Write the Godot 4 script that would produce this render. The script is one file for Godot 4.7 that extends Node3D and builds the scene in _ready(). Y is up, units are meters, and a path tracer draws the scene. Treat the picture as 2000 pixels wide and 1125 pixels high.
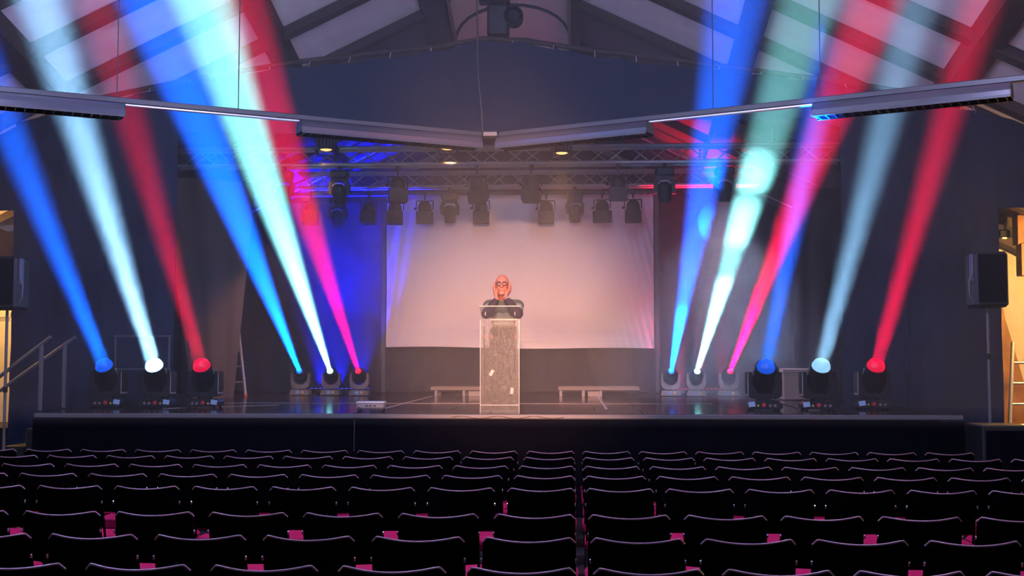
extends Node3D

# ---------------------------------------------------------------- mesh builder
class MB:
	var v := PackedVector3Array()
	var n := PackedVector3Array()
	var xf := Transform3D()
	func tri(a: Vector3, b: Vector3, c: Vector3):
		# counter-clockwise seen from outside
		a = xf * a; b = xf * b; c = xf * c
		var m := (b - a).cross(c - a).normalized()
		v.append(a); v.append(c); v.append(b)
		n.append(m); n.append(m); n.append(m)
	func tri_n(a: Vector3, b: Vector3, c: Vector3, na: Vector3, nb: Vector3, nc: Vector3):
		v.append(xf * a); v.append(xf * c); v.append(xf * b)
		n.append((xf.basis * na).normalized()); n.append((xf.basis * nc).normalized()); n.append((xf.basis * nb).normalized())
	func quad(a: Vector3, b: Vector3, c: Vector3, d: Vector3):
		tri(a, b, c); tri(a, c, d)
	func quad_n(a: Vector3, b: Vector3, c: Vector3, d: Vector3, na: Vector3, nb: Vector3, nc: Vector3, nd: Vector3):
		tri_n(a, b, c, na, nb, nc); tri_n(a, c, d, na, nc, nd)
	func box(c: Vector3, s: Vector3, bev := 0.0):
		var h := s * 0.5
		if bev <= 0.0:
			var p := []
			for i in 8:
				p.append(c + Vector3(h.x if i & 1 else -h.x, h.y if i & 2 else -h.y, h.z if i & 4 else -h.z))
			quad(p[4], p[5], p[7], p[6]); quad(p[1], p[0], p[2], p[3])
			quad(p[5], p[1], p[3], p[7]); quad(p[0], p[4], p[6], p[2])
			quad(p[6], p[7], p[3], p[2]); quad(p[0], p[1], p[5], p[4])
			return
		var b := minf(bev, minf(h.x, minf(h.y, h.z)) * 0.9)
		# corner i, axis a: point on the face of axis a
		var q := func(sx, sy, sz, a):
			var r := Vector3(sx * (h.x - b), sy * (h.y - b), sz * (h.z - b))
			r[a] = [sx, sy, sz][a] * h[a]
			return c + r
		for a in 3:
			for s2 in [-1, 1]:
				var u: int = (a + 1) % 3
				var w: int = (a + 2) % 3
				var pts := []
				for k in [[-1, -1], [1, -1], [1, 1], [-1, 1]]:
					var sg := [0, 0, 0]
					sg[a] = s2; sg[u] = k[0]; sg[w] = k[1]
					pts.append(q.call(sg[0], sg[1], sg[2], a))
				if s2 > 0: quad(pts[0], pts[1], pts[2], pts[3])
				else: quad(pts[3], pts[2], pts[1], pts[0])
		for a in 3:
			var u: int = (a + 1) % 3
			var w: int = (a + 2) % 3
			for su in [-1, 1]:
				for sw in [-1, 1]:
					var s0 := [0, 0, 0]
					var s1 := [0, 0, 0]
					s0[a] = -1; s1[a] = 1
					s0[u] = su; s1[u] = su; s0[w] = sw; s1[w] = sw
					var A = q.call(s0[0], s0[1], s0[2], u)
					var B = q.call(s1[0], s1[1], s1[2], u)
					var C = q.call(s1[0], s1[1], s1[2], w)
					var D = q.call(s0[0], s0[1], s0[2], w)
					if su * sw > 0: quad(A, D, C, B)
					else: quad(A, B, C, D)
		for sx in [-1, 1]:
			for sy in [-1, 1]:
				for sz in [-1, 1]:
					var A = q.call(sx, sy, sz, 0)
					var B = q.call(sx, sy, sz, 1)
					var C = q.call(sx, sy, sz, 2)
					if sx * sy * sz > 0: tri(A, B, C)
					else: tri(A, C, B)
	func frame_of(d: Vector3) -> Basis:
		var y := d.normalized()
		var x := y.cross(Vector3(0, 0, 1))
		if x.length() < 0.01: x = y.cross(Vector3(1, 0, 0))
		x = x.normalized()
		return Basis(x, y, x.cross(y))
	func tube(a: Vector3, b: Vector3, r: float, sides := 8, r2 := -1.0, caps := true):
		if r2 < 0: r2 = r
		var f := frame_of(b - a)
		for i in sides:
			var t0 := TAU * i / sides
			var t1 := TAU * (i + 1) / sides
			var d0 := f.x * cos(t0) - f.z * sin(t0)
			var d1 := f.x * cos(t1) - f.z * sin(t1)
			quad_n(a + d0 * r, a + d1 * r, b + d1 * r2, b + d0 * r2, d0, d1, d1, d0)
			if caps:
				tri(b, b + d0 * r2, b + d1 * r2)
				tri(a, a + d1 * r, a + d0 * r)
	func path(pts: Array, r: float, sides := 6):
		for i in pts.size() - 1:
			tube(pts[i], pts[i + 1], r, sides)
	func lathe(prof: Array, sides := 24, smooth := false):
		# prof: Vector2(radius, height) from the bottom up; outside to the right
		var m := prof.size()
		var sn := []
		for j in m - 1:
			var e: Vector2 = prof[j + 1] - prof[j]
			sn.append(Vector2(e.y, -e.x).normalized())
		for j in m - 1:
			var n0: Vector2 = sn[j]
			var n1: Vector2 = sn[j]
			if smooth:
				if j > 0: n0 = (sn[j - 1] + sn[j]).normalized()
				if j < m - 2: n1 = (sn[j + 1] + sn[j]).normalized()
			for i in sides:
				var t0 := TAU * i / sides
				var t1 := TAU * (i + 1) / sides
				var d0 := Vector3(cos(t0), 0, -sin(t0))
				var d1 := Vector3(cos(t1), 0, -sin(t1))
				var p: Vector2 = prof[j]
				var q: Vector2 = prof[j + 1]
				var u := Vector3.UP
				quad_n(d0 * p.x + u * p.y, d1 * p.x + u * p.y, d1 * q.x + u * q.y, d0 * q.x + u * q.y,
					d0 * n0.x + u * n0.y, d1 * n0.x + u * n0.y, d1 * n1.x + u * n1.y, d0 * n1.x + u * n1.y)
	func prism(poly: PackedVector2Array, z0: float, z1: float):
		# polygon counter-clockwise in x/y
		var ix := Geometry2D.triangulate_polygon(poly)
		for k in range(0, ix.size(), 3):
			var a := poly[ix[k]]
			var b := poly[ix[k + 1]]
			var c := poly[ix[k + 2]]
			if (b - a).cross(c - a) < 0:
				var t := b
				b = c
				c = t
			tri(Vector3(a.x, a.y, z1), Vector3(b.x, b.y, z1), Vector3(c.x, c.y, z1))
			tri(Vector3(a.x, a.y, z0), Vector3(c.x, c.y, z0), Vector3(b.x, b.y, z0))
		for i in poly.size():
			var a := poly[i]
			var b := poly[(i + 1) % poly.size()]
			quad(Vector3(a.x, a.y, z0), Vector3(b.x, b.y, z0), Vector3(b.x, b.y, z1), Vector3(a.x, a.y, z1))
	func grid(f: Callable, nu: int, nv: int, thick := 0.0):
		# f(u,v) -> point; front is du x dv
		var P := []
		var N := []
		for j in nv + 1:
			for i in nu + 1:
				P.append(f.call(float(i) / nu, float(j) / nv))
		for j in nv + 1:
			for i in nu + 1:
				var a: Vector3 = P[j * (nu + 1) + mini(i + 1, nu)] - P[j * (nu + 1) + maxi(i - 1, 0)]
				var b: Vector3 = P[mini(j + 1, nv) * (nu + 1) + i] - P[maxi(j - 1, 0) * (nu + 1) + i]
				N.append(a.cross(b).normalized())
		var w := nu + 1
		for j in nv:
			for i in nu:
				var k := j * w + i
				quad_n(P[k], P[k + 1], P[k + w + 1], P[k + w], N[k], N[k + 1], N[k + w + 1], N[k + w])
				if thick > 0.0:
					var o := [k, k + w, k + w + 1, k + 1]
					quad_n(P[o[0]] - N[o[0]] * thick, P[o[1]] - N[o[1]] * thick, P[o[2]] - N[o[2]] * thick, P[o[3]] - N[o[3]] * thick, -N[o[0]], -N[o[1]], -N[o[2]], -N[o[3]])
		if thick > 0.0:
			for i in nu:
				var a := i
				quad(P[a] - N[a] * thick, P[a + 1] - N[a + 1] * thick, P[a + 1], P[a])
				a = nv * w + i
				quad(P[a], P[a + 1], P[a + 1] - N[a + 1] * thick, P[a] - N[a] * thick)
			for j in nv:
				var a := j * w
				quad(P[a], P[a + w], P[a + w] - N[a + w] * thick, P[a] - N[a] * thick)
				a = j * w + nu
				quad(P[a] - N[a] * thick, P[a + w] - N[a + w] * thick, P[a + w], P[a])
	func done() -> ArrayMesh:
		var arr := []
		arr.resize(Mesh.ARRAY_MAX)
		arr[Mesh.ARRAY_VERTEX] = v
		arr[Mesh.ARRAY_NORMAL] = n
		var m := ArrayMesh.new()
		m.add_surface_from_arrays(Mesh.PRIMITIVE_TRIANGLES, arr)
		return m

# ---------------------------------------------------------------- bodies as smooth fields
class Field:
	var bones := []
	func cap(a: Vector3, b: Vector3, ra: float, rb := -1.0):
		bones.append([0, a, b, ra, ra if rb < 0 else rb])
	func ell(c: Vector3, r: Vector3):
		bones.append([1, c, r])
	func dent(c: Vector3, r: float):
		bones.append([2, c, r])
	func mesh_into(mb: MB, cell: float, k: float):
		var lo := Vector3.ONE * 1e9
		var hi := -lo
		for b in bones:
			if b[0] == 0:
				var r: float = maxf(b[3], b[4])
				for p in [b[1], b[2]]:
					lo = lo.min(p - Vector3.ONE * r); hi = hi.max(p + Vector3.ONE * r)
			elif b[0] == 1:
				lo = lo.min(b[1] - b[2]); hi = hi.max(b[1] + b[2])
		lo -= Vector3.ONE * cell * 3; hi += Vector3.ONE * cell * 3
		var nx := int((hi.x - lo.x) / cell) + 2
		var ny := int((hi.y - lo.y) / cell) + 2
		var nz := int((hi.z - lo.z) / cell) + 2
		var F := PackedFloat32Array()
		F.resize(nx * ny * nz)
		F.fill(1.0)
		for b in bones:
			var blo: Vector3
			var bhi: Vector3
			var ext := k + cell * 2.5
			if b[0] == 0:
				var r: float = maxf(b[3], b[4]) + ext
				blo = b[1].min(b[2]) - Vector3.ONE * r; bhi = b[1].max(b[2]) + Vector3.ONE * r
			elif b[0] == 1:
				blo = b[1] - b[2] - Vector3.ONE * ext; bhi = b[1] + b[2] + Vector3.ONE * ext
			else:
				blo = b[1] - Vector3.ONE * (b[2] + ext); bhi = b[1] + Vector3.ONE * (b[2] + ext)
			var i0 := maxi(0, int((blo.x - lo.x) / cell))
			var i1 := mini(nx - 1, int((bhi.x - lo.x) / cell) + 1)
			var j0 := maxi(0, int((blo.y - lo.y) / cell))
			var j1 := mini(ny - 1, int((bhi.y - lo.y) / cell) + 1)
			var k0 := maxi(0, int((blo.z - lo.z) / cell))
			var k1 := mini(nz - 1, int((bhi.z - lo.z) / cell) + 1)
			var A: Vector3 = b[1]
			var kind: int = b[0]
			var AB := Vector3.ZERO
			var il := 0.0
			var ra := 0.0
			var rd := 0.0
			var er := Vector3.ONE
			var em := 1.0
			if kind == 0:
				AB = b[2] - A
				il = 1.0 / maxf(AB.length_squared(), 1e-9)
				ra = b[3]
				rd = b[4] - b[3]
			elif kind == 1:
				er = Vector3.ONE / b[2]
				em = minf(b[2].x, minf(b[2].y, b[2].z))
			else:
				ra = b[2]
			for kz in range(k0, k1 + 1):
				for j in range(j0, j1 + 1):
					var at := (kz * ny + j) * nx
					for i in range(i0, i1 + 1):
						var p := lo + Vector3(i, j, kz) * cell - A
						var d: float
						if kind == 0:
							var t := clampf(p.dot(AB) * il, 0.0, 1.0)
							d = (p - AB * t).length() - ra - rd * t
						elif kind == 1:
							var q := p * er
							var l := q.length()
							d = l * (l - 1.0) / maxf((q * er).length(), 1e-5)
						else:
							d = ra - p.length()
						var f := F[at + i]
						if kind == 2:
							var h2 := maxf(k * 0.5 - absf(f - d), 0.0) / (k * 0.5)
							F[at + i] = maxf(f, d) + h2 * h2 * k * 0.125
						else:
							var h := maxf(k - absf(f - d), 0.0) / k
							F[at + i] = minf(f, d) - h * h * k * 0.25
		var id := PackedInt32Array()
		id.resize(nx * ny * nz)
		id.fill(-1)
		var V := PackedVector3Array()
		var N := PackedVector3Array()
		var sx := 1
		var sy := nx
		var sz := nx * ny
		for kz in nz - 1:
			for j in ny - 1:
				var at := (kz * ny + j) * nx
				for i in nx - 1:
					var o := at + i
					var f0 := F[o]
					if f0 > cell * 2.0 or f0 < -cell * 2.0: continue
					var c := [f0, F[o + 1], F[o + sy], F[o + sy + 1], F[o + sz], F[o + sz + 1], F[o + sz + sy], F[o + sz + sy + 1]]
					var neg := 0
					for q in 8:
						if c[q] < 0.0: neg += 1
					if neg == 0 or neg == 8: continue
					var s := Vector3.ZERO
					var cnt := 0
					for e in [[0, 1], [2, 3], [4, 5], [6, 7], [0, 2], [1, 3], [4, 6], [5, 7], [0, 4], [1, 5], [2, 6], [3, 7]]:
						var fa: float = c[e[0]]
						var fb: float = c[e[1]]
						if (fa < 0.0) != (fb < 0.0):
							var t := fa / (fa - fb)
							var pa := Vector3(e[0] & 1, (e[0] >> 1) & 1, e[0] >> 2)
							var pb := Vector3(e[1] & 1, (e[1] >> 1) & 1, e[1] >> 2)
							s += pa.lerp(pb, t); cnt += 1
					id[o] = V.size()
					V.append(lo + (Vector3(i, j, kz) + s / cnt) * cell)
					N.append(Vector3(c[1] + c[3] + c[5] + c[7] - c[0] - c[2] - c[4] - c[6], c[2] + c[3] + c[6] + c[7] - c[0] - c[1] - c[4] - c[5], c[4] + c[5] + c[6] + c[7] - c[0] - c[1] - c[2] - c[3]).normalized())
		for kz in range(1, nz - 1):
			for j in range(1, ny - 1):
				var at := (kz * ny + j) * nx
				for i in range(1, nx - 1):
					var o := at + i
					if id[o] < 0: continue
					for ax in 3:
						var st: int = [sx, sy, sz][ax]
						var fa := F[o]
						var fb := F[o + st]
						if (fa < 0.0) == (fb < 0.0): continue
						var u: int = [sy, sz, sx][ax]
						var w: int = [sz, sx, sy][ax]
						var q := [id[o], id[o - u], id[o - u - w], id[o - w]]
						if q[0] < 0 or q[1] < 0 or q[2] < 0 or q[3] < 0: continue
						if fa < 0.0: mb.quad_n(V[q[0]], V[q[1]], V[q[2]], V[q[3]], N[q[0]], N[q[1]], N[q[2]], N[q[3]])
						else: mb.quad_n(V[q[3]], V[q[2]], V[q[1]], V[q[0]], N[q[3]], N[q[2]], N[q[1]], N[q[0]])

# ---------------------------------------------------------------- node helpers
func L(r: float, g: float, b: float) -> Color:   # linear base colour
	return Color(r, g, b).linear_to_srgb()

func mat(c: Color, rough := 0.6, metal := 0.0, spec := 0.5) -> StandardMaterial3D:
	var m := StandardMaterial3D.new()
	m.albedo_color = c; m.roughness = rough; m.metallic = metal; m.metallic_specular = spec
	return m

func glow(c: Color, e: float) -> StandardMaterial3D:
	var m := mat(Color(0.02, 0.02, 0.02), 0.4)
	m.emission_enabled = true; m.emission = c; m.emission_energy_multiplier = e
	return m

func noise_tex(size: int, freq: float, sd: int, ramp: Array, oct := 4, as_normal := false) -> NoiseTexture2D:
	var t := NoiseTexture2D.new()
	var f := FastNoiseLite.new()
	f.seed = sd; f.frequency = freq; f.fractal_octaves = oct
	t.noise = f; t.width = size; t.height = size; t.seamless = true
	if as_normal:
		t.as_normal_map = true; t.bump_strength = 4.0
	if ramp.size():
		var g := Gradient.new()
		g.offsets = PackedFloat32Array(ramp.map(func(e): return e[0]))
		g.colors = PackedColorArray(ramp.map(func(e): return e[1]))
		t.color_ramp = g
	return t

func tri_tex(m: StandardMaterial3D, scale: float) -> StandardMaterial3D:
	m.uv1_triplanar = true; m.uv1_world_triplanar = true; m.uv1_scale = Vector3.ONE * scale
	return m

func part(called: String, mesh: Mesh, m: Material, parent: Node, label := "") -> MeshInstance3D:
	var o := MeshInstance3D.new()
	o.name = called; o.mesh = mesh; o.material_override = m
	parent.add_child(o, true)
	if label: o.set_meta("label", label)
	return o

var taken := {}
func numbered(called: String) -> String:
	if not taken.has(called):
		taken[called] = 0
		return called
	taken[called] += 1
	return "%s_%03d" % [called, taken[called]]

func tag(o: Node, label: String, category: String, group := ""):
	o.set_meta("label", label); o.set_meta("category", category)
	if group: o.set_meta("group", group)

func thing(called: String, label: String, category: String, at := Vector3.ZERO, turn := 0.0, group := "") -> Node3D:
	var o := Node3D.new()
	o.name = numbered(called); add_child(o); o.position = at; o.rotation.y = turn
	tag(o, label, category, group)
	return o

func solo(called: String, mesh: Mesh, m: Material, label: String, category: String, group := "") -> MeshInstance3D:
	var o := MeshInstance3D.new()
	o.name = numbered(called); o.mesh = mesh; o.material_override = m; add_child(o)
	tag(o, label, category, group)
	return o

func struct(called: String, mesh: Mesh, m: Material, label := "", category := "") -> MeshInstance3D:
	var o := MeshInstance3D.new()
	o.name = called; o.mesh = mesh; o.material_override = m; add_child(o)
	o.set_meta("kind", "structure")
	if label: tag(o, label, category)
	return o

func boxmesh(c: Vector3, s: Vector3, bev := 0.0) -> ArrayMesh:
	var b := MB.new()
	b.box(c, s, bev)
	return b.done()

func ordinal(i: int) -> String:
	return ["first", "second", "third", "fourth", "fifth", "sixth", "seventh", "eighth", "ninth", "tenth", "eleventh", "twelfth", "thirteenth", "fourteenth"][i]

func spot(called: String, at: Vector3, to: Vector3, c: Color, e: float, half: float, blend: float, size: float) -> SpotLight3D:
	var s := SpotLight3D.new()
	s.name = called; s.light_color = c; s.light_energy = e; s.spot_angle = half; s.spot_angle_attenuation = blend
	s.light_size = size; s.spot_range = 60.0; s.spot_attenuation = 2.0; s.shadow_enabled = true
	add_child(s, true)
	s.look_at_from_position(at, to, Vector3(0.01, 1, 0.02).normalized())
	return s

func omni(called: String, at: Vector3, c: Color, e: float, size: float) -> OmniLight3D:
	var s := OmniLight3D.new()
	s.name = called; s.light_color = c; s.light_energy = e; s.light_size = size; s.omni_range = 60.0; s.omni_attenuation = 2.0
	s.shadow_enabled = true; s.position = at
	add_child(s, true)
	return s

func area(called: String, at: Vector3, to: Vector3, c: Color, e: float, size: Vector2) -> AreaLight3D:
	var s := AreaLight3D.new()
	s.name = called; s.light_color = c; s.light_energy = e; s.area_size = size; s.area_range = 60.0
	s.shadow_enabled = true
	add_child(s, true)
	s.look_at_from_position(at, to, Vector3(0.01, 0.2, 1).normalized())
	return s

# ---------------------------------------------------------------- numbers of the place
const DECK := 1.08                 # height of the stage
const CX := -0.92                  # middle of the hall
var M := {}

func roof(x: float, z: float, down := 0.0) -> float:   # underside of the ceiling boards
	return 7.73 + 0.223 * (z + 14.6) - 0.48 * absf(x - CX) - down

func drape_top(x: float) -> float:
	var P := [[-9.0, 4.45], [-6.18, 5.044], [-5.05, 5.262], [-3.565, 5.494], [-1.734, 5.666], [-1.118, 5.77], [-0.4, 5.70], [0.075, 5.62], [1.034, 5.49], [2.238, 5.318], [3.305, 5.156], [4.3, 4.996], [5.53, 4.727], [8.0, 4.3]]
	for i in P.size() - 1:
		if x <= P[i + 1][0]:
			return lerpf(P[i][1], P[i + 1][1], clampf((x - P[i][0]) / (P[i + 1][0] - P[i][0]), 0, 1))
	return 4.3

func _ready():
	# ---- camera, air, exposure
	var cam := Camera3D.new()
	cam.name = "camera"; cam.fov = 27.48; cam.near = 0.05; cam.far = 200.0
	add_child(cam)
	cam.position = Vector3(0, 1.65, 0); cam.rotation = Vector3(atan(141.0 / 2300.0), atan(0.0522), 0)
	cam.current = true
	var we := WorldEnvironment.new()
	we.name = "world_environment"
	var env := Environment.new()
	env.background_mode = Environment.BG_COLOR; env.background_color = Color(0, 0, 0)
	env.tonemap_mode = Environment.TONE_MAPPER_LINEAR; env.tonemap_exposure = 1.0
	env.volumetric_fog_enabled = true; env.volumetric_fog_density = 0.0
	env.sdfgi_enabled = true; env.ssao_enabled = true; env.ssil_enabled = true
	we.environment = env
	add_child(we)
	# ---- front-of-house light on the lectern, and an added one under the roof
	spot("front_of_house_light", Vector3(0.15, 3.5, 2.6), Vector3(-0.85, 2.0, -16.0), Color(1.0, 0.72, 0.60), 540.0, 7.6, 0.9, 0.12)
	spot("front_of_house_light", Vector3(-0.9, 5.6, -4.5), Vector3(-0.85, 1.85, -16.0), Color(1.0, 0.74, 0.6), 105.0, 10.5, 0.9, 0.16)  # added to warm the haze before the valance and soften shadows
	# violet fill lights added for the scattered ambient (pendants built with the luminaires)
	for x in [-4.2, -0.9, 2.4]:
		omni("hall_fill_light", Vector3(x, 4.7, -7.4), Color(0.76, 0.77, 1.0), 11.0, 0.12)
	materials()
	haze()
	shell()
	stage()
	drapes()
	roof_timber()
	trusses()
	stage_lights()
	lectern()
	person()
	stage_things()
	side_rooms()
	luminaires()
	chairs()

func materials():
	M.cloth = mat(L(0.022, 0.028, 0.050), 0.95, 0, 0.2)  # blue lift in the black cloth stands in for scattered haze light
	M.velvet = mat(L(0.004, 0.004, 0.006), 1.0, 0, 0.1)
	M.back = mat(L(0.036, 0.030, 0.034), 0.95, 0, 0.2)
	M.brown = mat(L(0.10, 0.068, 0.055), 0.95, 0, 0.2)
	M.screen = mat(L(0.72, 0.70, 0.70), 0.9, 0, 0.2)
	M.cream = tri_tex(mat(L(0.60, 0.55, 0.47), 0.85), 0.6)
	M.cream.albedo_texture = noise_tex(256, 0.02, 3, [[0.0, Color(0.9, 0.9, 0.9)], [1.0, Color(1, 1, 1)]])
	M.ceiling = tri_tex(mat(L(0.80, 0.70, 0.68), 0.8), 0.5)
	M.ceiling.albedo_texture = M.cream.albedo_texture
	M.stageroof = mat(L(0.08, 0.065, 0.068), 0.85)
	M.hallroof = mat(L(0.70, 0.66, 0.62), 0.9)
	M.timber = tri_tex(mat(L(0.060, 0.036, 0.026), 0.7), 1.2)
	M.timber.albedo_texture = noise_tex(256, 0.03, 5, [[0.0, Color(0.75, 0.75, 0.75)], [1.0, Color(1, 1, 1)]])
	M.glulam = tri_tex(mat(L(0.32, 0.15, 0.06), 0.6), 0.8)
	M.glulam.albedo_texture = noise_tex(256, 0.012, 9, [[0.0, Color(0.7, 0.66, 0.62)], [1.0, Color(1, 1, 1)]])
	M.floor = mat(L(0.012, 0.010, 0.010), 0.6)
	M.deck = tri_tex(mat(L(0.050, 0.034, 0.030), 0.16), 0.7)
	M.deck.albedo_texture = noise_tex(512, 0.01, 21, [[0.0, Color(0.55, 0.52, 0.5)], [0.5, Color(0.85, 0.83, 0.82)], [1.0, Color(1, 1, 1)]])
	M.deck.roughness_texture = noise_tex(512, 0.02, 22, [[0.0, Color(0.6, 0.6, 0.6)], [1.0, Color(1, 1, 1)]])
	M.tape = mat(L(0.62, 0.50, 0.42), 0.6)
	M.lip = mat(L(0.16, 0.15, 0.15), 0.45, 0.3)
	M.alu = mat(L(0.42, 0.38, 0.36), 0.4, 0.5)
	M.steel = mat(L(0.15, 0.14, 0.145), 0.5, 0.4)
	M.black = mat(L(0.010, 0.010, 0.011), 0.5)
	M.lampblack = mat(L(0.010, 0.010, 0.012), 0.45, 0, 0.35)
	M.rubber = mat(L(0.012, 0.012, 0.012), 0.8)
	M.greyplastic = mat(L(0.20, 0.17, 0.15), 0.45)
	M.silver = mat(L(0.55, 0.56, 0.62), 0.3, 0.6)
	M.white = mat(L(0.70, 0.70, 0.70), 0.5)
	M.reflector = mat(L(0.060, 0.056, 0.072), 0.28, 0.35)
	M.rail = mat(L(0.030, 0.029, 0.036), 0.45, 0.2)
	M.seat = mat(L(0.30, 0.006, 0.05), 0.95, 0, 0.2)
	M.shell = mat(L(0.0015, 0.0015, 0.002), 0.7, 0, 0.1)
	M.highlight_mauve = mat(L(0.24, 0.13, 0.17), 0.4, 0.3)  # mauve tone holds the stage-light rim highlight of the chair backs
	M.chrome = mat(L(0.6, 0.6, 0.62), 0.2, 0.9)
	M.redknob = mat(L(0.55, 0.02, 0.03), 0.4)
	M.yellow = mat(L(0.6, 0.45, 0.05), 0.4)
	M.wire = mat(L(0.02, 0.02, 0.022), 0.6)
	M.display = glow(Color(0.55, 0.68, 1.0), 0.35)

func fog(called: String, shape: int, c: Vector3, size: Vector3, density: float, label: String, category: String, group := ""):
	var f := FogVolume.new()
	f.name = numbered(called); f.shape = shape
	f.size = size; f.position = c
	var fm := FogMaterial.new()
	fm.density = density; fm.albedo = Color(0.97, 0.97, 0.98)
	f.material = fm
	f.set_meta("kind", "stuff"); tag(f, label, category, group)
	add_child(f)

func haze():
	var bx := RenderingServer.FOG_VOLUME_SHAPE_BOX
	var el := RenderingServer.FOG_VOLUME_SHAPE_ELLIPSOID
	fog("stage_haze", bx, Vector3(-0.98, 4.655, -15.7), Vector3(12.0, 7.13, 11.6), 0.025, "thin stage haze above the deck that makes the coloured beams visible", "haze")
	fog("smoke_bank", el, Vector3(2.25, 2.1, -18.1), Vector3(4.2, 3.8, 2.6), 0.08, "broad bank of grey smoke at the right rear of the stage", "smoke")
	var rng := RandomNumberGenerator.new()
	rng.seed = 4
	for i in 3:
		var t: float = [2.2, 3.8, 4.6][i]
		var c := Vector3(1.955 + 0.051 * t, 1.5 + 0.51 * t, -18.8 + t) + Vector3(rng.randf_range(-0.15, 0.15), rng.randf_range(-0.15, 0.1), rng.randf_range(-0.2, 0.2))
		var q := Vector3(rng.randf_range(0.55, 0.85), rng.randf_range(0.45, 0.75), rng.randf_range(0.6, 0.9))
		fog("smoke_puff", el, c, q * 1.25, 0.075, "small billow of smoke caught in the white beam right of the screen", "smoke", "smoke billows in the right white beam")

# ---------------------------------------------------------------- room
func shell():
	struct("floor", boxmesh(Vector3(-0.9, -0.1, -9.3), Vector3(20.6, 0.2, 26.0)), M.floor, "dark auditorium floor under the chair rows", "floor")
	struct("wall_left", boxmesh(Vector3(-10.9, 3.2, -9.3), Vector3(0.3, 6.6, 26.0)), M.cream)
	struct("wall_right", boxmesh(Vector3(9.1, 3.2, -9.3), Vector3(0.3, 6.6, 26.0)), M.cream)
	struct("wall_back", boxmesh(Vector3(-0.9, 5.9, 3.6), Vector3(20.6, 12.0, 0.3)), M.cream)
	struct("wall_front", boxmesh(Vector3(-0.9, 3.4, -21.9), Vector3(20.6, 7.0, 0.3)), M.back)
	# black partitions that close the stage house towards the side rooms
	struct("wall_stage_left", boxmesh(Vector3(-7.07, 2.3, -18.25), Vector3(0.12, 4.5, 7.1)), M.cloth)
	struct("wall_stage_right", boxmesh(Vector3(5.12, 2.3, -18.25), Vector3(0.12, 4.5, 7.1)), M.cloth)
	# roof boards: two slopes, the ridge strip left open for the skylight
	var b := MB.new()
	var zs := [3.6, -21.9]
	for sd in [-1, 1]:
		var xi = CX + sd * 0.9
		var xo = CX + sd * 10.2
		var p := []
		for z in zs:
			p.append([Vector3(xi, roof(xi, z, -0.04), z), Vector3(xo, roof(xo, z, -0.04), z), Vector3(xi, roof(xi, z, -0.2), z), Vector3(xo, roof(xo, z, -0.2), z)])
		if sd > 0:
			b.quad(p[0][0], p[1][0], p[1][1], p[0][1]); b.quad(p[0][2], p[0][3], p[1][3], p[1][2])
		else:
			b.quad(p[0][0], p[0][1], p[1][1], p[1][0]); b.quad(p[0][2], p[1][2], p[1][3], p[0][3])
		b.quad(p[0][0], p[0][2], p[1][2], p[1][0]); b.quad(p[0][1], p[1][1], p[1][3], p[0][3])
		b.quad(p[0][0], p[0][1], p[0][3], p[0][2]); b.quad(p[1][0], p[1][2], p[1][3], p[1][1])
	var c := struct("ceiling", b.done(), M.hallroof, "sloping hall ceiling of pale panels between dark rafters", "ceiling")
	# the pale panels of each bay
	var zr := rafters()
	var xb := [[-10.0, -6.7], [-6.4, -4.2], [-3.88, -2.18], [0.1, 2.2], [2.5, 4.5], [4.85, 8.2]]
	for i in zr.size() - 1:
		for x in xb:
			var g := MB.new()
			var z0: float = zr[i] - 0.02
			var z1: float = zr[i + 1] + 0.14
			var t := 0.0
			var q := [Vector3(x[0], roof(x[0], z0, t), z0), Vector3(x[1], roof(x[1], z0, t), z0), Vector3(x[1], roof(x[1], z1, t), z1), Vector3(x[0], roof(x[0], z1, t), z1)]
			var up := Vector3(0, 0.05, 0)
			g.quad(q[3], q[2], q[1], q[0])
			g.quad(q[0] + up, q[1] + up, q[2] + up, q[3] + up)
			for k in 4:
				g.quad(q[k], q[(k + 1) % 4], q[(k + 1) % 4] + up, q[k] + up)
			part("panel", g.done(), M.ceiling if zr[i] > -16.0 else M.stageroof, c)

func rafters() -> Array:
	return [-10.3, -11.35, -12.45, -13.5, -14.5, -15.55, -16.7, -17.9, -19.1, -20.3, -21.5]

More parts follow.
